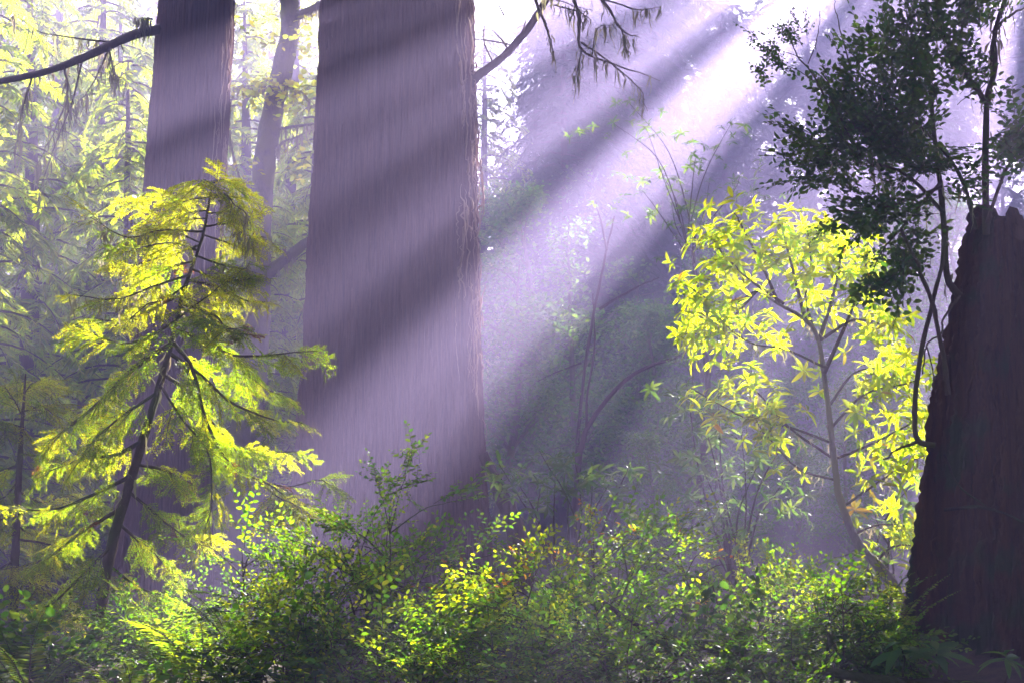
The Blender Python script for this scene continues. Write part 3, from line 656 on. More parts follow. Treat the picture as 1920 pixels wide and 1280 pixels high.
g = np.random.default_rng(51)
D = 13.2
rh = thing('rhododendron', 'sunlit yellow green rhododendron with slender curving trunk beside the dark stump', 'shrub', at(1700, 1150, 12.6))
main = pts([(1705, 1160, 12.6), (1660, 1075, 12.7), (1610, 1020, 12.9), (1575, 935, 13), (1563, 850, 13.1), (1550, 740, 13.2), (1535, 640, 13.2), (1510, 600, 13.2), (1460, 570, 13.2), (1420, 545, 13.2)])
mb = MB(); Tm = smooth_path(main, 50); mb.tube(Tm, [.055, .042, .028, .022, .017, .010], 10, bump=.08, r_=g); part('trunk', mb, M['grey_bark'], rh)
rb_paths = [([(1420, 545), (1380, 565), (1330, 560), (1275, 525)], .018), ([(1460, 570), (1430, 500), (1395, 430), (1380, 395)], .016), ([(1510, 600), (1490, 520), (1470, 440), (1455, 405)], .018),
    ([(1535, 640), (1560, 560), (1575, 480), (1570, 420)], .02), ([(1545, 700), (1590, 600), (1620, 520), (1630, 450)], .02), ([(1535, 640), (1600, 600), (1650, 610), (1680, 605)], .015),
    ([(1420, 545), (1370, 600), (1320, 625), (1285, 625)], .012), ([(1550, 690), (1470, 655), (1400, 640), (1340, 590)], .012), ([(1555, 760), (1600, 700), (1650, 690), (1670, 680)], .014),
    ([(1560, 800), (1620, 740), (1700, 720), (1745, 700)], .014), ([(1563, 860), (1480, 800), (1420, 730), (1400, 700)], .012), ([(1565, 860), (1640, 830), (1700, 800), (1740, 790)], .014),
    ([(1560, 830), (1480, 800), (1400, 780), (1300, 720)], .012), ([(1570, 900), (1500, 880), (1450, 830), (1410, 780)], .012), ([(1580, 950), (1650, 900), (1690, 870), (1730, 850)], .012),
    ([(1600, 1000), (1660, 980), (1720, 990)], .012), ([(1540, 660), (1510, 560), (1520, 480), (1515, 430)], .014), ([(1470, 570), (1400, 520), (1350, 470), (1330, 440)], .014), ([(1640, 1060), (1665, 1030), (1700, 1020), (1750, 1030)], .014)]
lv_ = []; bpaths = []
for i, (p_, r0) in enumerate(rb_paths):
    off = g.uniform(-.5, .5); P = np.array([at(x, y, D + off * k / (len(p_) - 1)) for k, (x, y) in enumerate(p_)])
    Qb = limb(rh, P, r0, .005, 'twig', 'branch', 16, 6, .03, 500 + i); bpaths.append(Qb)
    lit = True
    for f in (15, 14, 13, 12, 11, 10, 8, 6):
        for q in range(1 if f == 15 else 3 if f > 9 else 2):
            c = Qb[f] + (g.normal(0, .12, 3) if f < 15 else 0); ax = unit(Qb[15] - Qb[9]) + np.array([0, -.15, .55]) + g.normal(0, .5, 3)
            whorl(g, c, ax, int(g.integers(6, 10)), 'rhodo', g.uniform(.6, .95), lv_, .015)
for cx, cy in ((1275, 520), (1625, 935), (1440, 640), (1385, 600), (1475, 480), (1560, 500), (1600, 460), (1430, 460), (1530, 540), (1610, 560), (1500, 450), (1640, 560), (1380, 480), (1480, 530), (1350, 500), (1560, 590), (1660, 700), (1690, 760), (1720, 830)):
    for q in range(2):
        whorl(g, at(cx + g.normal(0, 14), cy + g.normal(0, 14), D + g.uniform(-.5, .4)), g.normal(0, .5, 3) + [0, -.2, .7], int(g.integers(6, 9)), 'rhodo_yellow' if cy == 935 else 'rhodo', g.uniform(.8, 1.15), lv_)
for cx, cy, sx, sy, n in ((1490, 510, 150, 95, 60), (1660, 790, 75, 130, 44), (1390, 620, 100, 45, 18), (1500, 740, 60, 60, 10), (1330, 560, 60, 50, 10)):
    for q in range(n):
        a_ = g.uniform(0, 6.3); r_ = g.uniform(0, 1) ** .5
        whorl(g, at(cx + sx * r_ * math.cos(a_), cy + sy * r_ * math.sin(a_), D + g.uniform(-.5, .6)), g.normal(0, .55, 3) + [0, -.2, .7], int(g.integers(5, 9)), 'rhodo', g.uniform(.5, .95), lv_, .02)
place_leaves(rh, lv_)
part('lichen', strands(bpaths[5:] + [Tm[18:40]], g, 30, .16, .005), M['lichen'], rh)['kind'] = 'stuff'

def rhodo_bush(label, spots, d, kind, base, n_wh, size, seed, sd=(30, 26), hub=None):
    """several leafy shoots rising from one foot"""
    g = np.random.default_rng(seed); t_ = thing('rhododendron', label, 'shrub', base, 'rhododendron bushes'); L_ = []
    if hub is not None: limb(t_, np.array([base, (np.array(base) + hub) / 2 + [.25, 0, 0], hub]), .07, .03, 'twig', 'trunk', 20, 8, .05, seed)
    base = base if hub is None else hub
    for i, (x, y) in enumerate(spots):
        e = at(x, y, d + g.uniform(-.5, .5)); b0 = np.array(base) + g.normal(0, .06, 3) * [1, 1, 0]; m = (b0 + e) / 2 + [0, 0, .15] + g.normal(0, .12, 3)
        limb(t_, np.array([b0, m, e]), .012 if hub is not None else .016, .004, 'twig', 'stem', 14, 6, .03, seed * 7 + i)
        for k in range(n_wh):
            c = e if k == 0 else at(x + g.normal(0, sd[0]), y + abs(g.normal(0, sd[1])), d + g.normal(0, .25))
            whorl(g, c, unit(g.normal(0, .45, 3) + [0, -.1, .9]), int(g.integers(6, 9)), kind, size * g.uniform(.75, 1.1), L_)
    place_leaves(t_, L_)
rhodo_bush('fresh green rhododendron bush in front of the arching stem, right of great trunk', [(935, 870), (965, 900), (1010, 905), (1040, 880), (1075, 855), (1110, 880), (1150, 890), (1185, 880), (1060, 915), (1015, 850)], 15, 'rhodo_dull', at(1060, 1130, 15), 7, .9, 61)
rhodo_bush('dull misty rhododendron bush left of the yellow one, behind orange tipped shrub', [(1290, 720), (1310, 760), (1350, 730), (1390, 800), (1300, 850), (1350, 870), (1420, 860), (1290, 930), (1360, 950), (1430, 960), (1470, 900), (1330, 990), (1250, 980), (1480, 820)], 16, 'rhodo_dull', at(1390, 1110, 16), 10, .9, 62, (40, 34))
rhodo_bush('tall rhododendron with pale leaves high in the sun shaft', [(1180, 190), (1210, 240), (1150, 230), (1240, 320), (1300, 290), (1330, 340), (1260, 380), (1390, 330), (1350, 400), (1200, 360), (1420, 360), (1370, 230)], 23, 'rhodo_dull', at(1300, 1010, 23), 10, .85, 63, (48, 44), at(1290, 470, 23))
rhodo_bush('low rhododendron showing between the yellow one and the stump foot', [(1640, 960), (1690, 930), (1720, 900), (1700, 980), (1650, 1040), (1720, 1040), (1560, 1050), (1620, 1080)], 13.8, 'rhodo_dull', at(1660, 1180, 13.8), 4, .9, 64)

# ------------------------------------------------------------------ young redwood on the left
g = np.random.default_rng(71)
def sapling(label, trunk, branches, d, seed, r0, tables, step=.085, size=1.0, group=None, cap=296, tables_top=None, zsplit=99):
    g = np.random.default_rng(seed); T = smooth_path(pts(trunk, d), 60); t_ = thing('young_redwood', label, 'tree', T[0], group)
    mb = MB(); mb.tube(T, [r0, r0 * .75, r0 * .5, r0 * .25, .006], 10, bump=.12, r_=g); part('trunk', mb, M['twig'], t_)
    cand = []; Qs = []
    for i, (p_, rb_) in enumerate(branches):
        dz = g.uniform(-.8, .8); k = len(p_)
        P = np.array([at(x, y, d + dz * j / (k - 1)) for j, (x, y) in enumerate(p_)]); ln = np.linalg.norm(np.diff(P, axis=0), axis=1).sum()
        Q = limb(t_, P, rb_, .003, 'twig', 'branch', 18, 6, .03, seed * 3 + i); Qs.append(Q); n = max(5, int(ln / (step * (1.75 if p_[0][1] < 560 else 1.0))))
        for j in range(n):
            f = .12 + .88 * (j + g.uniform(0, .6)) / n; f = min(f, 1); q = Q[int(f * 17)]; tg = unit(Q[min(int(f * 17) + 1, 17)] - Q[max(int(f * 17) - 1, 0)])
            sd_ = unit(np.cross(tg, [0, 0, 1.0])) * (1 if j % 2 else -1)
            x = unit(tg * g.uniform(.5, 1) + sd_ * g.uniform(.3, .9) * (1 - .6 * (f > .93)) + np.array([0, 0, g.uniform(-.4, .12)]))
            cand.append((q, x, g.uniform(.5, 1.2) * size * (1.05 - .3 * f)))
    cand = [cand[i] for i in g.permutation(len(cand))]; rest = {}
    for k, (q, x, s) in enumerate(cand):
        up = unit(np.array([.1, .35, 1.0]) + g.normal(0, .4, 3))
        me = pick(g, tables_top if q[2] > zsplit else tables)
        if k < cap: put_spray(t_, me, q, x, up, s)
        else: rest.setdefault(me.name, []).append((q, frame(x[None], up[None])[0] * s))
    if rest: # the sprays past the first three hundred, joined
        mb = MB(); mats = []
        for nm, lst in rest.items():
            me = bpy.data.meshes[nm]; cv = np.empty(len(me.vertices) * 3, np.float32); me.vertices.foreach_get('co', cv); cv = cv.reshape(-1, 3)
            cf = np.array([p.vertices[:] for p in me.polygons]); sl = np.array([p.material_index for p in me.polygons])
            for q_ in (0, 1):
                if me.materials[q_] not in mats: mats.append(me.materials[q_])
                mb.stamp(cv, cf[sl == q_], np.array([l[1] for l in lst]), np.array([l[0] for l in lst]), mats.index(me.materials[q_]))
        part('foliage', mb, mats, t_)['kind'] = 'stuff'
    return t_, Qs, T
tr_main = [(172, 1260), (190, 1130), (215, 1000), (258, 860), (298, 725), (322, 640), (345, 545), (378, 450), (392, 380), (398, 340)]
br = [([(396, 345), (385, 335), (372, 330)], .005), ([(397, 345), (410, 338), (425, 345)], .005), ([(394, 370), (360, 375), (335, 385), (312, 380)], .006), ([(388, 410), (340, 408), (300, 400), (270, 385)], .007), ([(390, 400), (430, 400), (452, 415), (470, 425)], .007), ([(380, 440), (420, 455), (450, 470), (470, 475)], .008),
      ([(375, 455), (335, 440), (300, 445), (260, 455)], .008), ([(365, 490), (320, 500), (280, 520), (250, 545)], .009), ([(360, 505), (400, 520), (440, 530), (465, 540)], .009), ([(350, 535), (310, 560), (270, 570), (225, 590)], .009), ([(340, 575), (380, 600), (420, 610), (455, 605)], .009),
      ([(395, 350), (370, 352), (330, 360), (295, 352)], .006), ([(393, 375), (420, 365), (440, 385), (465, 400)], .006), ([(390, 395), (350, 400), (290, 425), (250, 420)], .008), ([(385, 425), (430, 420), (460, 440), (490, 445)], .008),
      ([(383, 435), (300, 432), (240, 445), (180, 405)], .01), ([(375, 460), (310, 480), (250, 500), (185, 495)], .01), ([(368, 480), (420, 500), (455, 510), (475, 500)], .01), ([(358, 515), (290, 535), (220, 560), (135, 550)], .012),
      ([(352, 525), (410, 540), (450, 565), (485, 570)], .012), ([(345, 550), (260, 590), (210, 600), (150, 590)], .013), ([(340, 570), (400, 590), (430, 625), (480, 640)], .013), ([(333, 600), (260, 640), (210, 640), (140, 610)], .013),
      ([(328, 620), (390, 640), (430, 665), (500, 668), (590, 660)], .02), ([(320, 645), (250, 690), (180, 755), (110, 815), (60, 880)], .026), ([(322, 640), (360, 690), (385, 790), (425, 870), (490, 905), (560, 945)], .02),
      ([(315, 660), (370, 700), (430, 760), (500, 790), (565, 800)], .018), ([(305, 700), (360, 740), (420, 820), (480, 850), (570, 855)], .018), ([(300, 720), (340, 780), (395, 850), (400, 940), (395, 1000)], .012), ([(295, 735), (230, 780), (170, 830), (120, 900)], .014),
      ([(270, 825), (220, 850), (150, 860), (60, 895)], .02), ([(255, 870), (310, 880), (340, 900), (330, 880)], .014), ([(248, 890), (170, 930), (90, 960), (10, 955)], .018), ([(240, 920), (290, 960), (330, 990), (350, 1000)], .014), ([(230, 950), (150, 1000), (90, 1050), (10, 1080)], .016),
      ([(222, 980), (280, 1030), (320, 1060), (345, 1090)], .014), ([(212, 1020), (150, 1080), (90, 1130), (30, 1140)], .014), ([(205, 1060), (260, 1100), (310, 1120), (350, 1150)], .012), ([(500, 905), (540, 910), (590, 895), (620, 905)], .006), ([(490, 905), (520, 930), (560, 950), (575, 970)], .006),
      ([(430, 665), (460, 700), (500, 730), (540, 740)], .008), ([(335, 595), (370, 570), (410, 545), (440, 530)], .01), ([(370, 470), (330, 455), (280, 460), (235, 470)], .01)]
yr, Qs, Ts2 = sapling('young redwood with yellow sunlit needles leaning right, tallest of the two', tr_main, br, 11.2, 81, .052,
        [(4, NEED), (1.6, NEED_LIT), (.25, NEED_DEAD)], .072, .88, 'young redwoods', tables_top=[(1, NEED), (5, NEED_LIT), (.15, NEED_DEAD)], zsplit=at(340, 590, 11.2)[2])  # upper sprays mostly take the needles coloured as sunlit
part('lichen', strands(Qs[12:20] + [Ts2[10:40]], g, 40, .22, .006), M['lichen'], yr)['kind'] = 'stuff'
br2 = [([(40, 800), (0, 790), (-50, 800)], .008), ([(45, 770), (80, 765), (120, 790)], .008), ([(38, 850), (90, 860), (150, 880)], .01), ([(36, 870), (-20, 890), (-80, 900)], .01), ([(33, 920), (80, 940), (140, 930), (190, 960)], .012), ([(32, 960), (-30, 990), (-90, 1000)], .012),
       ([(28, 1010), (90, 1020), (150, 1050), (200, 1080)], .012), ([(26, 1050), (-30, 1080), (-90, 1100)], .012), ([(24, 1090), (80, 1100), (130, 1140), (180, 1160)], .012), ([(44, 740), (60, 720), (75, 715)], .006), ([(42, 780), (20, 740), (5, 720)], .006), ([(30, 985), (60, 1000), (100, 1010)], .01), ([(35, 900), (10, 930), (-15, 940)], .01)]
sapling('shorter young redwood at the left edge, below the leaning one', [(20, 1260), (28, 1050), (36, 880), (44, 760), (48, 700)], br2, 12.4, 82, .05, [(2, NEED), (2, NEED_LIT), (.15, NEED_DEAD)], .045, 1.0, 'young redwoods', 220)

# ------------------------------------------------------------------ broken stump at the right and the shrub that grows on it
g = np.random.default_rng(91)
SD = 11.3; SX = hash_spot(2010, SD)
st = thing('tree_stump', 'massive dark broken redwood stump at the right edge', 'stump', (SX, SD, gz(SX, SD)))
zs_ = np.linspace(-.4, 3.75, 120); prof = ([-.4, .3, 1.2, 2.1, 2.75, 3.3, 3.8], [1.46, 1.24, 1.11, 1.01, .88, .77, .66])
mb, Vs, ths, _ = fluted_trunk(zs_, ([0, 4], [SX, SX]), ([0, 4], [SD, SD]), prof, 300, 17, ridge=.075, flute=.045, flare_z=.8, grit=.011)
Vs = Vs.copy()
jag = .06 * np.sin(ths * 9 + 1) + .05 * np.sin(ths * 23) + g.normal(0, .04, 300) + .06 * np.sin(ths * 3)
for c_, w_, dp in ((R(221), .05, .42), (R(139), .12, .6), (R(262), .04, .2)):
    jag -= dp * np.exp(-((ths - c_) / w_) ** 2)
up_ = np.clip((zs_ - 2.6) / 1.15, 0, 1)[:, None] ** 2
Vs[..., 2] += up_ * jag[None]
inner = []
for k in range(5):
    r_ = Vs[-1].copy(); ctr = np.array([SX, SD, 0]); f = .86 - .06 * k
    r_[:, :2] = SX * np.array([1, 0]) + SD * np.array([0, 1]) + (r_[:, :2] - [SX, SD]) * f; r_[:, 2] = r_[:, 2] * (1 - .2 * k) + (3.55 - .12 * k) * .2 * k - .01; inner.append(r_)
A = np.concatenate([Vs, np.array(inner)]); n_, m_ = A.shape[:2]; idx = np.arange(n_ * m_).reshape(n_, m_); nx = np.roll(idx, -1, 1)
mb = MB(); mb.add(A.reshape(-1, 3), np.stack([idx[:-1], nx[:-1], nx[1:], idx[1:]], -1).reshape(-1, 4))
c0 = mb.n; mb.v.append(np.array([[SX, SD, 3.1]])); mb.n += 1; mb.f.append(np.stack([idx[-1], nx[-1], np.full(m_, c0)], -1)); mb.m.append(np.zeros(m_, int))
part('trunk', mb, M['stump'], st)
for k in range(16):
    a = g.uniform(R(175), R(300)); z = np.linspace(0, 1, 20) * g.uniform(.5, 1.5) + g.uniform(.3, 2.3); i = np.clip(np.searchsorted(zs_, z), 0, 119)
    j = ((a + .01 * np.cumsum(g.normal(0, 1, 20))) / (2 * np.pi) * 300).astype(int) % 300; P = Vs[i, j].copy(); o_ = P - [SX, SD, 0]; o_[:, 2] = 0; P = P + unit(o_) * .012; P[:, 2] = z
    mb = MB(); w = g.uniform(.012, .035); mb.tube(P, [.004, w, w * .7, .004], 5, bump=.25, r_=g); part('bark_strip', mb, M['stump'], st)
limb(st, pts([(1770, 955, 10.2), (1830, 950, 10.1), (1880, 962, 10.1), (1935, 985, 10.2)]), .014, .008, 'log', 'dead_root', seed=9)
limb(st, pts([(1770, 850, 10.35), (1800, 910, 10.15), (1850, 940, 10.1)]), .008, .005, 'log', 'dead_root', seed=10)

sh = thing('stump_shrub', 'dark leafy shrub growing out of the broken stump top', 'shrub', at(1835, 420, 11.0))
stems = [([(1850, 440, 11.1), (1848, 330, 11), (1851, 190, 11), (1866, 130, 11), (1862, 60, 11), (1875, 0, 11), (1890, -60, 11)], .03, .014), ([(1851, 195, 11), (1805, 130, 10.9), (1772, 70, 10.9), (1752, 30, 10.9), (1755, -30, 10.9)], .022, .012),
    ([(1851, 190, 11.05), (1858, 150, 11.1), (1852, 90, 11.1), (1868, 40, 11.1)], .012, .008), ([(1800, 555, 10.9), (1777, 520, 10.9), (1772, 430, 10.9), (1765, 330, 10.9), (1752, 210, 10.9), (1742, 90, 10.9)], .032, .012),
    ([(1830, 430, 11), (1800, 330, 10.9), (1740, 250, 10.8), (1680, 200, 10.7), (1620, 160, 10.7)], .018, .006), ([(1770, 400, 10.9), (1700, 330, 10.7), (1620, 300, 10.6), (1530, 270, 10.5)], .016, .005),
    ([(1768, 350, 10.9), (1690, 380, 10.7), (1620, 400, 10.6), (1560, 395, 10.6)], .014, .005), ([(1560, 215, 10.6), (1530, 150, 10.6), (1495, 105, 10.6), (1470, 60, 10.6)], .008, .003), ([(1620, 300, 10.6), (1575, 225, 10.6), (1530, 140, 10.6)], .010, .006),
    ([(1505, 110, 10.6), (1460, 95, 10.6), (1415, 100, 10.6)], .004, .002), ([(1540, 160, 10.6), (1480, 130, 10.6), (1415, 140, 10.6)], .004, .002), ([(1515, 120, 10.6), (1530, 80, 10.6), (1535, 40, 10.6)], .004, .002), ([(1600, 150, 10.7), (1575, 60, 10.7), (1555, 0, 10.7)], .006, .003),
    ([(1742, 110, 10.9), (1690, 80, 10.8), (1640, 60, 10.8), (1600, 50, 10.8)], .010, .004), ([(1752, 60, 10.9), (1790, 90, 11), (1830, 95, 11)], .008, .003), ([(1850, 420, 11), (1880, 340, 10.9), (1920, 270, 10.9), (1960, 220, 10.9)], .016, .006),
    ([(1862, 60, 11), (1890, 30, 11), (1940, 5, 11)], .012, .008), ([(1640, 220, 10.7), (1560, 240, 10.6), (1500, 280, 10.6)], .010, .004), ([(1765, 340, 10.9), (1700, 420, 10.8), (1660, 470, 10.7), (1640, 530, 10.7)], .012, .004), ([(1805, 130, 10.9), (1850, 150, 10.8), (1790, 200, 10.8)], .006, .003)]
Qst = [limb(sh, pts(p_), a, b_, 'twig', 'stem', 20, 7, .03, 600 + i) for i, (p_, a, b_) in enumerate(stems)]
ell = [(1620, 265, 110, 60, 54), (1560, 300, 70, 40, 26), (1700, 300, 60, 60, 30), (1660, 120, 75, 45, 34), (1600, 200, 50, 40, 18), (1710, 200, 60, 45, 20), (1905, 270, 40, 60, 20), (1745, 40, 60, 40, 20), (1830, 20, 40, 25, 10), (1650, 400, 70, 40, 26), (1700, 450, 40, 40, 12), (1655, 530, 28, 25, 7),
       (1440, 90, 30, 30, 10), (1480, 60, 30, 20, 7), (1440, 130, 25, 15, 4), (1790, 330, 40, 40, 10), (1800, 100, 35, 25, 7), (1820, 160, 25, 15, 4)]
for cx, cy, sx, sy, n in ell:
    for k in range(n):
        p_ = at(cx + np.clip(g.normal(0, .6), -1.2, 1.2) * sx, cy + np.clip(g.normal(0, .6), -1.2, 1.2) * sy, 10.75 + g.normal(0, .28)); small = n <= 10 and cx < 1500
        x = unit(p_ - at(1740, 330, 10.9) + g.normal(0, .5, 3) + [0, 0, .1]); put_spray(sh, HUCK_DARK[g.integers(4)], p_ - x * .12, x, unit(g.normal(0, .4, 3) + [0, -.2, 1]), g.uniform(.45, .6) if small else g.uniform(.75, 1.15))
part('lichen', strands(Qst[:6], g, 24, .3, .006), M['lichen'], sh)['kind'] = 'stuff'
vn = thing('bare_vine', 'crossed bare vine stems hanging beside the stump', 'vine', at(1752, 832, 10.5))
for i, (p_, a, b_) in enumerate([([(1752, 834, 10.5), (1722, 826, 10.5), (1715, 780, 10.5), (1722, 690, 10.5), (1748, 580, 10.5), (1770, 500, 10.6), (1778, 430, 10.7)], .022, .014), ([(1778, 740, 10.5), (1768, 670, 10.45), (1745, 580, 10.45), (1710, 500, 10.5), (1680, 440, 10.6)], .02, .012),
        ([(1725, 826, 10.5), (1695, 838, 10.5), (1672, 860, 10.5)], .014, .005), ([(1800, 555, 10.6), (1768, 600, 10.5), (1765, 630, 10.5), (1735, 650, 10.5), (1725, 700, 10.5)], .009, .005), ([(1738, 650, 10.5), (1752, 700, 10.5), (1748, 740, 10.5)], .006, .002)]):
    limb(vn, pts(p_), a, b_, 'twig', 'stem', 24, 8, .03, 650 + i)

# ------------------------------------------------------------------ huckleberry shrubs across the foreground
def shrub(label, px, top, d, hw, table, seed, n_stem=6, n_spray=120, size=1.0, tip_table=None, group='huckleberry shrubs'):
    g = np.random.default_rng(seed); x0_ = hash_spot(px, d); b0 = np.array([x0_, d, gz(x0_, d)]); tz = at(px, top, d)[2]; Hh = tz - b0[2] - .16; W = hw / F_PX * d
    t_ = thing('salal_shrub' if table is T_S else 'huckleberry_shrub', label, 'shrub', b0, group); tips = []
    for k in range(n_stem):
        f = (k + .5) / n_stem * 2 - 1 + g.normal(0, .12); hh = Hh * (1 - .38 * f * f) * g.uniform(.86, 1.0)
        e = b0 + np.array([f * W, g.normal(0, .22), hh]); m = b0 + np.array([f * W * .35 + g.normal(0, .05), g.normal(0, .1), hh * .55]); P = smooth_path([b0 + g.normal(0, .03, 3) * [1, 1, 0], m, e], 16)
        mb = MB(); mb.tube(P, [.012, .008, .003], 6, bump=.08, r_=g); segs = [(P, .35)]
        for q in range(6):
            i = g.integers(4, 14); ln = Hh * g.uniform(.18, .38); a = g.uniform(0, 6.28); dd = unit(np.array([math.cos(a), math.sin(a) * .8, g.uniform(.1, .9)]))
            B = smooth_path([P[i], P[i] + dd * ln * .6 + [0, 0, .03], P[i] + dd * ln + [0, 0, -.02]], 8); mb.tube(B, [.005, .002], 5, cap=False); segs.append((B, .1))
        part('stem', mb, M['twig'], t_); tips += segs
    for k in range(int(n_spray * .74)):
        P, lo = tips[g.integers(len(tips))] if k >= len(tips) else tips[k]
        f = 1.0 if k < len(tips) else g.uniform(lo, 1) ; i = int(f * (len(P) - 1)); tg = unit(P[i] - P[max(i - 2, 0)] + 1e-6)
        x = unit(tg * [.7, .7, .3] + g.normal(0, .6, 3) * [1, 1, .35] + np.array([0, -.1, .12])) if f < 1 else unit(tg + g.normal(0, .2, 3))
        tb = tip_table if (tip_table and (P[i][2] - b0[2]) > .72 * Hh) else table
        put_spray(t_, pick(g, tb), P[i], x, unit(np.array([.05, .15, 1.0]) + g.normal(0, .25, 3)), size * g.uniform(.6, 1.1))
    return t_
T_G = [(5, HUCK), (1, HUCK_NEW)]; T_M = [(3, HUCK), (3, HUCK_NEW), (.4, HUCK_YEL)]; T_Y = [(1, HUCK_NEW), (3, HUCK_YEL)]; T_R = [(1.5, HUCK), (1.5, HUCK_NEW), (1.2, HUCK_RED)]; T_D = [(5, HUCK), (2, HUCK_DARK)]; T_S = [(4, SALAL), (1, HUCK)]
shrub('tall green huckleberry in front of the great trunk, its tip highest in the middle', 705, 905, 9.6, 150, T_G, 1001, 8, 170)
shrub('green huckleberry at the right foot of the great trunk', 820, 985, 9.4, 80, T_G, 1002, 5, 95, tip_table=T_M)
shrub('huckleberry with yellow tips, under the drooping right branch of the young redwood', 590, 1015, 9.1, 120, T_M, 1003, 7, 140, tip_table=T_Y)
shrub('slender dark huckleberry with bare arching twigs left of the yellow tipped one', 490, 965, 9.6, 70, T_G, 1004, 4, 60)
shrub('huckleberry with golden young leaves just right of the great trunk', 960, 1010, 9.0, 120, T_M, 1005, 7, 140, tip_table=[(1, HUCK_YEL), (.3, HUCK_RED), (2, HUCK_NEW)])
shrub('huckleberry with orange red tips, its forked stem standing clear', 1120, 915, 9.4, 150, T_G, 1006, 7, 150, tip_table=T_R)
shrub('thin twiggy huckleberry with reddish tips right of the orange one', 1270, 985, 9.7, 60, T_D, 1007, 4, 48, tip_table=T_R)
shrub('small dark upright huckleberry sprig before the misty rhododendron', 1350, 1020, 9.5, 45, T_D, 1008, 3, 36)
shrub('bright yellow green huckleberry lit by the sun, below the rhododendron', 1440, 1015, 11.2, 60, T_Y, 1009, 5, 80)
shrub('broad dark huckleberry in front of the rhododendron foot', 1560, 1055, 9.4, 160, T_D, 1010, 8, 180, tip_table=T_M)
shrub('low shaded huckleberry at the bottom, below the golden leaved one', 930, 1105, 8.2, 150, T_M, 1011, 7, 150)
shrub('low green huckleberry at the bottom, below the tall middle one', 720, 1090, 8.3, 160, T_M, 1012, 7, 160)
shrub('low dark huckleberry at the bottom, below the orange tipped one', 1160, 1085, 8.2, 160, T_D, 1013, 7, 160)
shrub('low dark huckleberry at the bottom, left of the fallen branch end', 1390, 1120, 8.4, 150, T_D, 1014, 6, 130)
shrub('low broad leaved salal at the bottom beside the fern clump', 540, 1110, 8.5, 120, T_S, 1015, 6, 110)
shrub('broad leaved salal thicket before the stump foot', 1640, 1130, 10.2, 110, T_S, 1016, 5, 90)
shrub('leafy broad leaved salal at the bottom left corner', 90, 1140, 9.6, 150, T_S, 1017, 6, 120)
shrub('dim huckleberry under the leaning young redwood', 260, 1110, 10.4, 120, T_G, 1018, 6, 100)
shrub('shaded huckleberry behind the fern clump, at the slimmer redwood foot', 400, 1070, 13.0, 110, T_G, 1019, 5, 80)

# ------------------------------------------------------------------ sword ferns, seedlings, fallen wood
def frond_mesh(seed, L=.75, mat='fern'):
    g = np.random.default_rng(seed); mb = MB(); n = 14; t = np.linspace(0, 1, n); arch = g.uniform(.35, .6)
    P = np.stack([t * L, .04 * L * np.sin(t * 3), L * (.55 * t - arch * t ** 2)], -1); mb.tube(P, [.005, .002], 4, 0, cap=False)
    k = 34; s = np.linspace(.12, .99, k); C = np.stack([np.interp(s, t, P[:, i]) for i in range(3)], -1); tg = unit(np.stack([np.interp(s, t, np.gradient(P[:, i])) for i in range(3)], -1))
    w = .13 * L * np.sin(np.clip(s * .86 + .12, 0, 1) * np.pi) ** .8 + .008; pv_, pf_ = diamond(1, .20, .03)
    for sg in (-1, 1):
        sd = unit(np.cross(tg, [0, 0, 1.0])) * sg; X = unit(sd + tg * .28 + np.array([0, 0, -.12]) + g.normal(0, .06, C.shape)); mb.stamp(pv_, pf_, frame(X, np.array([0, 0, 1.0]) + g.normal(0, .2, C.shape)) * (w * g.uniform(.9, 1.1, k))[:, None, None], C, 1)
    return mb.mesh('frond', [M['twig'], M[mat]])
FR = [frond_mesh(1100 + i) for i in range(4)]
def fern(label, px, py, d, n, size, seed, group='sword ferns'):
    g = np.random.default_rng(seed); b0 = at(px, py, d); b0[2] = max(gz(b0[0], d), b0[2] - .25); t_ = thing('sword_fern', label, 'fern', b0, group)
    for k in range(n):
        a = k * 2 * math.pi / n + g.normal(0, .25); el = g.uniform(.2, 1.1); x = unit([math.cos(a), math.sin(a), el]); put_spray(t_, FR[g.integers(4)], b0, x, [0, 0, 1], size * g.uniform(.7, 1.15), 'frond')
fern('big sunlit sword fern at the bottom, beside the young redwood foot', 370, 1250, 9.0, 14, 1.15, 1201)
fern('sword fern with one bright upright frond behind the low shrubs', 440, 1160, 9.7, 9, .8, 1202)
fern('small sword fern at the bottom edge left of the big one', 240, 1270, 9.2, 10, .9, 1203)
fern('shaded sword fern in front of the slimmer redwood foot', 300, 1180, 11.0, 11, 1.0, 1204)
fern('sunlit sword fern showing under the dark shrubs near the fallen branch', 1235, 1215, 9.8, 10, .7, 1205)
fern('green sword fern beside the stump foot', 1655, 1180, 10.6, 11, .95, 1206)
fern('sword fern glowing through the broad dark shrub', 1560, 1190, 10.9, 10, .8, 1207)
fern('small sword fern at the very bottom middle', 960, 1280, 8.4, 9, .6, 1208)
fern('sword fern at the bottom left corner below the leafy shrub', 60, 1260, 8.8, 11, .9, 1209)
def seedling(label, px, py, d, nl, size, seed):
    g = np.random.default_rng(seed); b0 = at(px, py + 45, d); t_ = thing('rhododendron_seedling', label, 'seedling', b0, 'rhododendron seedlings at the stump foot'); tip = at(px, py, d); limb(t_, np.array([b0, (b0 + tip) / 2 + [.02, 0, 0], tip]), .006, .004, 'twig', 'stem', 8, 6, .005, seed); L_ = []
    whorl(g, tip, np.array([g.normal(0, .15), -.2, 1]), nl, 'rhodo_dull', size, L_); whorl(g, tip + [0, 0, .02], np.array([0, -.1, 1]), 3, 'rhodo_dull', size * .7, L_); place_leaves(t_, L_)
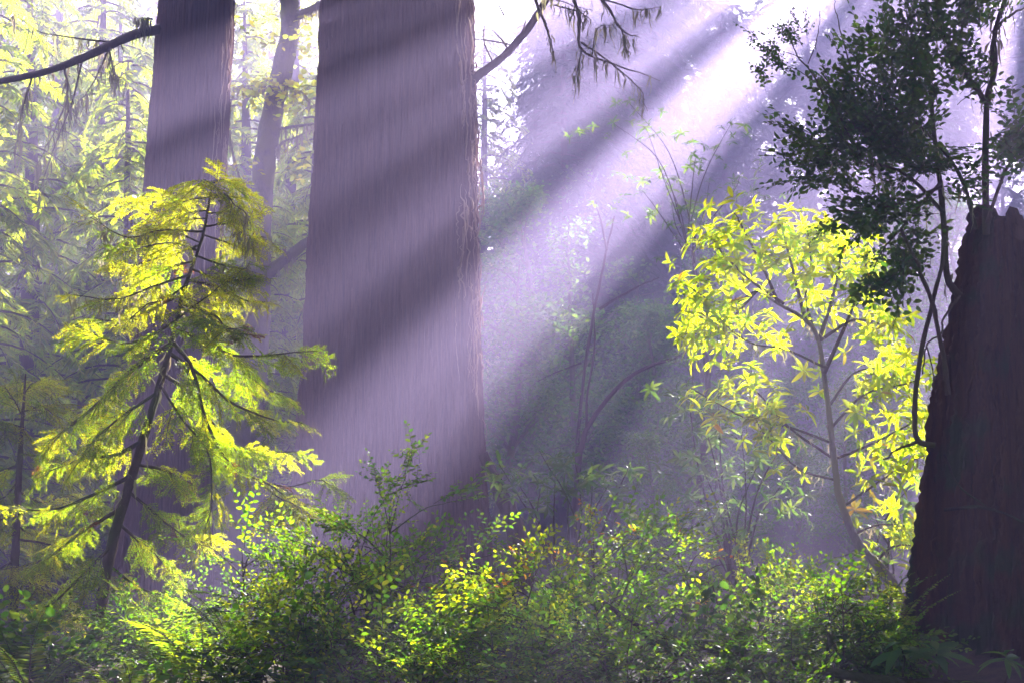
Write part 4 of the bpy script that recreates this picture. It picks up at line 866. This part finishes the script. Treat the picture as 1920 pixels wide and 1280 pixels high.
seedling('left rhododendron seedling of the pair at the stump foot', 1690, 1215, 8.6, 8, 1.25, 1301)
seedling('right rhododendron seedling of the pair at the stump foot', 1755, 1225, 8.5, 9, 1.4, 1302)
seedling('small rhododendron seedling alone in the bottom right corner', 1885, 1235, 8.6, 7, 1.1, 1303)
seedling('low rhododendron seedling on the bottom edge before the stump', 1800, 1285, 8.6, 6, .9, 1304)
fb = thing('fallen_branch', 'dark fallen branch lying across the lower right shrubs', 'branch', at(1690, 1275, 8.7))
for i, (p_, a, b_) in enumerate([([(1120, 1120, 8.7), (1200, 1175, 8.6), (1300, 1208, 8.6), (1420, 1225, 8.6), (1540, 1255, 8.7), (1700, 1275, 8.8), (1850, 1290, 8.9)], .014, .034), ([(1420, 1225, 8.6), (1330, 1205, 8.6), (1240, 1200, 8.5), (1190, 1185, 8.5)], .02, .008), ([(1540, 1255, 8.7), (1560, 1220, 8.7), (1562, 1180, 8.7)], .02, .016)]):
    limb(fb, pts(p_), a, b_, 'log', 'trunk' if i == 0 else 'branch', 26, 8, .04, 700 + i)

# ------------------------------------------------------------------ the misty air
hz, nt, N, Lk = new_mat('mist')
out = N('ShaderNodeOutputMaterial'); pv = N('ShaderNodeVolumePrincipled')
pv.inputs['Density'].default_value = HAZE_DENSITY; pv.inputs['Color'].default_value = (*HAZE_COLOR, 1); pv.inputs['Anisotropy'].default_value = HAZE_G
Lk(pv.outputs[0], out.inputs['Volume'])
x0, x1, y0, y1, z0, z1 = -152, 152, -62, 222, -4, max(CZ + 2, 30.3)
mb = MB()
mb.add([[x0, y0, z0], [x1, y0, z0], [x1, y1, z0], [x0, y1, z0], [x0, y0, z1], [x1, y0, z1], [x1, y1, z1], [x0, y1, z1]],
       [[0, 3, 2, 1], [4, 5, 6, 7], [0, 1, 5, 4], [1, 2, 6, 5], [2, 3, 7, 6], [3, 0, 4, 7]])
tag(link('haze', mb.mesh('haze', hz, False)), 'pale lavender morning mist filling the whole glade', 'mist', kind='stuff')
